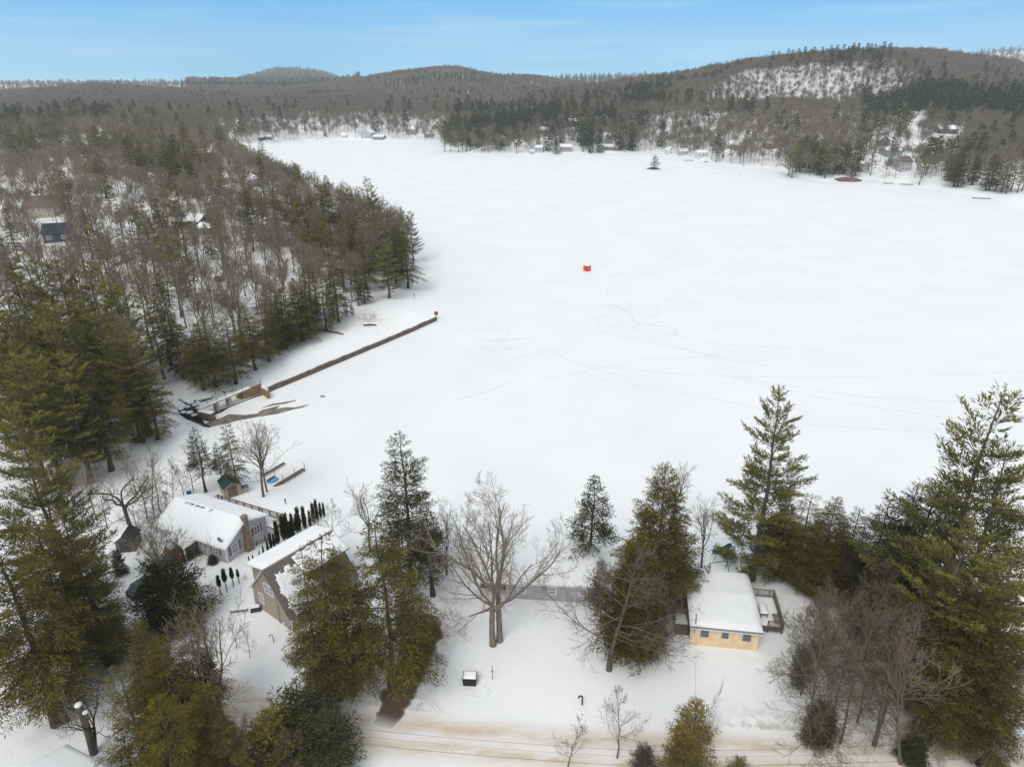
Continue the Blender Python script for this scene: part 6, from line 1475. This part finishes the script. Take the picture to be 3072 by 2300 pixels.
# snag with snow caps, lower left
x, y, z = G(282, 2258); t = thing('broken_trunk', 'broken grey tree trunk with two round caps of snow, bottom left', 'tree trunk', (x, y, z)); hh = z_seen(2120, y) - z
MB().tube([(0, 0, -.3), (.05, .05, hh * .4), (0, .1, hh * .8), (-.1, .12, hh)], .36, 10, .25).build('trunk', M['bark'], t)
MB().tube([(.1, .0, hh * .6), (.42, -.05, hh * .82), (.45, -.05, hh * .88)], .2, 8).build('stub', M['bark'], t)
import bmesh
for px_, s_ in (((-.1, .12, hh + .02), .31), ((.45, -.05, hh * .88 + .02), .24)):
    bm = bmesh.new(); bmesh.ops.create_icosphere(bm, subdivisions=3, radius=s_)
    for v in bm.verts: v.co.z = v.co.z * .62 + .1; v.co += Vector(px_)
    me = bpy.data.meshes.new('snow_cap'); bm.to_mesh(me); bm.free(); me.materials.append(M['snow']); me.polygons.foreach_set('use_smooth', np.ones(len(me.polygons), bool)); link('snow_cap', me, t)
# play frames and picnic table behind the cottage
x, y, z = G(2178, 1672); t = thing('play_slide', 'teal slide with ladder and tube frame standing on the snow behind the cottage', 'slide', (x, y, z), .0)
def bez(p, k=12): 
    p = [Vector(q) for q in p]; return [p[0] * float((1 - s) ** 3) + p[1] * float(3 * (1 - s) ** 2 * s) + p[2] * float(3 * (1 - s) * s * s) + p[3] * float(s ** 3) for s in np.linspace(0, 1, k)]
sl = bez([(.55, 0, 1.75), (-.3, 0, 1.9), (-.3, 0, .75), (-1.7, .1, .75)]); mb = MB(); vs_, fs = [], []
for p in sl: vs_ += [(p.x, p.y - .3, p.z + .14), (p.x, p.y - .26, p.z), (p.x, p.y + .26, p.z), (p.x, p.y + .3, p.z + .14)]
for i in range(len(sl) - 1): fs += [(i * 4 + j, i * 4 + j + 1, i * 4 + j + 5, i * 4 + j + 4) for j in range(3)]
o_ = mb.add(vs_, fs).build('chute', M['teal'], t); so = o_.modifiers.new('thick', 'SOLIDIFY'); so.thickness = .05
mb = MB()
for s in (-.28, .28): mb.tube([(.55, s, 1.75), (1.0, s, -.1)], .035, 6)
for k in range(5): f = k / 5; mb.tube([(.62 + .38 * f, -.28, 1.6 - 1.5 * f), (.62 + .38 * f, .28, 1.6 - 1.5 * f)], .03, 5)
mb.build('ladder', M['trim'], t)
mb = MB().tube([(-1.9, -.35, .95), (.9, -.35, .2)], .04, 6).tube([(-1.9, .35, .95), (.9, .35, .2)], .04, 6); mb.build('side_rail', M['tarp'], t)
for s in (-.4, .4): MB().tube([(-1.4, s, .8), (-1.65, s * 1.3, -.1)], .035, 6).build('leg', M['rustred'], t)
x, y, z = G(2152, 1716); t = thing('swing_frame', 'empty dark A-frame swing stand just beyond the cottage roof', 'swing frame', (x, y, z), .18)
MB().tube([(-1.1, 0, 1.5), (1.1, 0, 1.5)], .045, 6).build('top_bar', M['tarp'], t)
for s in (-1, 1):
    for w in (-.6, .6): MB().tube([(s * 1.1, 0, 1.5), (s * 1.25, w, -.2)], .04, 6).build('leg', M['tarp'], t)
MB().tube([(1.18, -.3, .75), (1.18, .3, .75)], .03, 6).build('brace', M['tarp'], t)
x, y, z = G(2238, 1722); t = thing('picnic_table', 'brown picnic table loaded with snow beyond the cottage roof', 'picnic table', (x, y, z), .15)
MB().box(-1.0, -.4, .68, 1.0, .4, .74).build('tabletop', M['deck'], t); snow_sheet('snow_cap', lambda u, v: (-1 + 2 * u, -.4 + .8 * v, .74), 14, 8, t, .25, None, .25, 3, 2, .8)
for s in (-.7, .7): MB().box(-1.0, s - .13, .4, 1.0, s + .13, .45).build('bench', M['deck'], t)
for s in (-.75, .75):
    for w in (-1, 1): MB().tube([(s, w * .15, .68), (s, w * .7, -.1)], .05, 4).build('leg', M['deck'], t)
# out on the ice
x, y = at(1761, 812, 0); t = thing('ice_shanty', 'small red ice fishing shelter alone on the frozen lake', 'ice shelter', (x, y, 0), .62); t.scale = (.76, .76, .8)
MB().hexa([(-1.1, -1.1, 0), (1.1, -1.1, 0), (1.1, 1.1, 0), (-1.1, 1.1, 0), (-1.05, -1.05, 2.1), (1.05, -1.05, 2.1), (1.05, 1.05, 2.1), (-1.05, 1.05, 2.1)]).build('tent', M['red'], t, bevel=.05)
for a in range(2): MB().box(-.95 + a * 1.0, -1.13, .5, -.1 + a * 1.0, -1.105, 1.7).build('panel', M['redlight'], t)
MB().box(-1.13, -.3, .1, -1.105, .45, 1.8).build('door', M['redlight'], t); mb = MB()
for sx in (-1.08, 1.08):
    for sy in (-1.08, 1.08): mb.tube([(sx, sy, 0), (sx * .97, sy * .97, 2.15)], .05, 5)
mb.build('pole', M['tarp'], t); snow_sheet('snow_cap', lambda u, v: (-1 + 2 * u, -1 + 2 * v, 2.1), 6, 6, t, .12, None, .3, 3, 2, 2)
x, y = at(1308, 950, .9); t = thing('rusty_box', 'rust red box on a post at the outer end of the dike', 'box', (x, y + .6, .9)); MB().box(-.45, -.35, .35, .45, .35, 1.25).build('body', M['rustred'], t, bevel=.03); MB().box(-.08, -.08, -1.2, .08, .08, .349).build('post', M['metal'], t); MB().box(-.4, -.3, 1.252, .4, .3, 1.36).build('snow_cap', M['snow'], t)
for px_, py_, h_, l_ in ((1243, 898, 1.7, 'thin dark stake standing on the ice near the point'), (2221, 528, 2.2, 'tiny stake on the ice off the right far shore'), (857, 1511, .9, 'short stake in the snow near the hedge')):
    x, y, z = G(px_, py_); t = thing('stake', l_, 'stake', (x, y, z)); MB().tube([(0, 0, -.2), (0, 0, h_)], .07, 5).build('rod', M['wood'], t); MB().box(-.12, -.05, h_ * .55, .12, .05, h_ * .8).build('flag', M['rock'], t)
x, y = at(1955, 507, 0); mb = MB(); me = bpy.data.meshes.new('islet'); bm = bmesh.new(); bmesh.ops.create_icosphere(bm, subdivisions=3, radius=1); rr = random.Random(6)
for v in bm.verts: v.co = Vector((v.co.x * 4.2, v.co.y * 3, v.co.z * 1.1)) * rr.uniform(.85, 1.15)
bm.to_mesh(me); bm.free(); me.materials.append(M['rock']); o_ = tag(link('islet', me), kind='structure'); o_.location = (x + 1, y, 0)
# driftwood and logs on the point's shore, boats and floats at the far right shore
for px_, py_, L_, rz_, m_, l_ in ((960, 993, 6, -.2, 'bark_dark', 'dark driftwood log on the shore beyond the dike, longest one'), (1010, 1000, 4, -.5, 'deck', 'red brown driftwood beside the longest dark log'), (1110, 977, 3, .1, 'bark_dark', 'short dark log farther out along the same shore')):
    x, y, z = G(px_, py_); t = thing('driftwood', l_, 'log', (x, y, z), rz_); MB().tube([(-L_ / 2, 0, .1), (0, .2, .25), (L_ / 2, 0, .1)], .28, 7, .16).build('wood', M[m_], t); MB().tube([(-L_ * .4, .1, .4), (L_ * .1, .25, .5)], .12, 6).build('snow_strip', M['snow'], t)
for px_, py_, L_, rz_, l_ in ((2665, 551, 5, 0, 'dark float pulled up on the right far shore'), (2722, 554, 7, -.3, 'dock section lying at the waterline below the two storey house'), (2944, 596, 8, -.25, 'long dock section under the pines at the right far shore'), (2066, 482, 7, .1, 'dock on the ice in front of the grey far cottage'), (2120, 486, 4, .1, 'float on the ice in front of the white far cottage')):
    x, y, z = G(px_, py_); t = thing('float', l_, 'dock', (x, y, max(z, 0)), rz_); MB().box(-L_ / 2, -.8, 0, L_ / 2, .8, .45).build('deck', M['deck_grey'], t); MB().box(-L_ / 2 + .2, -.6, .452, L_ / 2 - .2, .7, .6).build('snow_cap', M['snow'], t)
# wires across the road in front and the drop wire to the cottage
def wire(name, label, pts, r=.011):
    P = [Vector(p) for p in pts]; out = []
    for a, b in zip(P[:-1], P[1:]):
        sag = (b - a).length * .012
        for k in range(12): s = k / 12; out.append(a.lerp(b, s) - Vector((0, 0, 4 * sag * s * (1 - s))))
    out.append(P[-1]); tag(MB().tube(out, r, 5).build(name, M['wire']), label, 'wire', 'wires over the road')
def W_(px, py, z): return (*at(px, py, z), z)
wire('power_wire', 'upper one of the wires hung along the road at the bottom', [W_(200, 2085, 7.2), W_(960, 2172, 7.0), W_(1950, 2252, 7.0), W_(3250, 2200, 7.4)])
wire('power_wire', 'lower one of the wires hung along the road at the bottom', [W_(200, 2120, 6.4), W_(960, 2216, 6.2), W_(1900, 2296, 6.2), W_(3250, 2255, 6.6)], .014)
wire('power_wire', 'faint middle wire between the two along the road', [W_(200, 2100, 6.8), W_(960, 2194, 6.6), W_(1920, 2270, 6.6), W_(3250, 2228, 7.0)], .007)
hyM = Matrix.Translation((18.5, 56.56, 1.3)) @ Matrix.Rotation(-.14, 4, 'Z')
wire('drop_wire', 'thin drop wire from the yellow cottage mast to the road wires', [hyM @ Vector((.25, -.1, 4.05)), W_(2084, 2262, 7.0)], .009)
# brown leafy bank on the far shore
x, y, z = G(2542, 541); me = bpy.data.meshes.new('earth_bank'); bm = bmesh.new(); bmesh.ops.create_icosphere(bm, subdivisions=3, radius=1); rr = random.Random(6)
for v in bm.verts: v.co = Vector((v.co.x * 8, v.co.y * 5, v.co.z * 1.8)) * rr.uniform(.85, 1.1)
bm.to_mesh(me); bm.free(); me.materials.append(M['deck']); o_ = tag(link('earth_bank', me), kind='structure'); o_.location = (x, y, z)
# ------------------------------------------------------------------ haze
hz = MB().box(-4700, -60, -8, 4700, 5500, 330)
hm, hnt, hout = nodes('winter haze')
pv = hnt.nodes.new('ShaderNodeVolumePrincipled')
pv.inputs['Color'].default_value = (.80, .91, 1.0, 1); pv.inputs['Density'].default_value = .00013; pv.inputs['Anisotropy'].default_value = .1
hnt.links.new(pv.outputs[0], hout.inputs['Volume'])
tag(hz.build('haze', hm), kind='stuff')
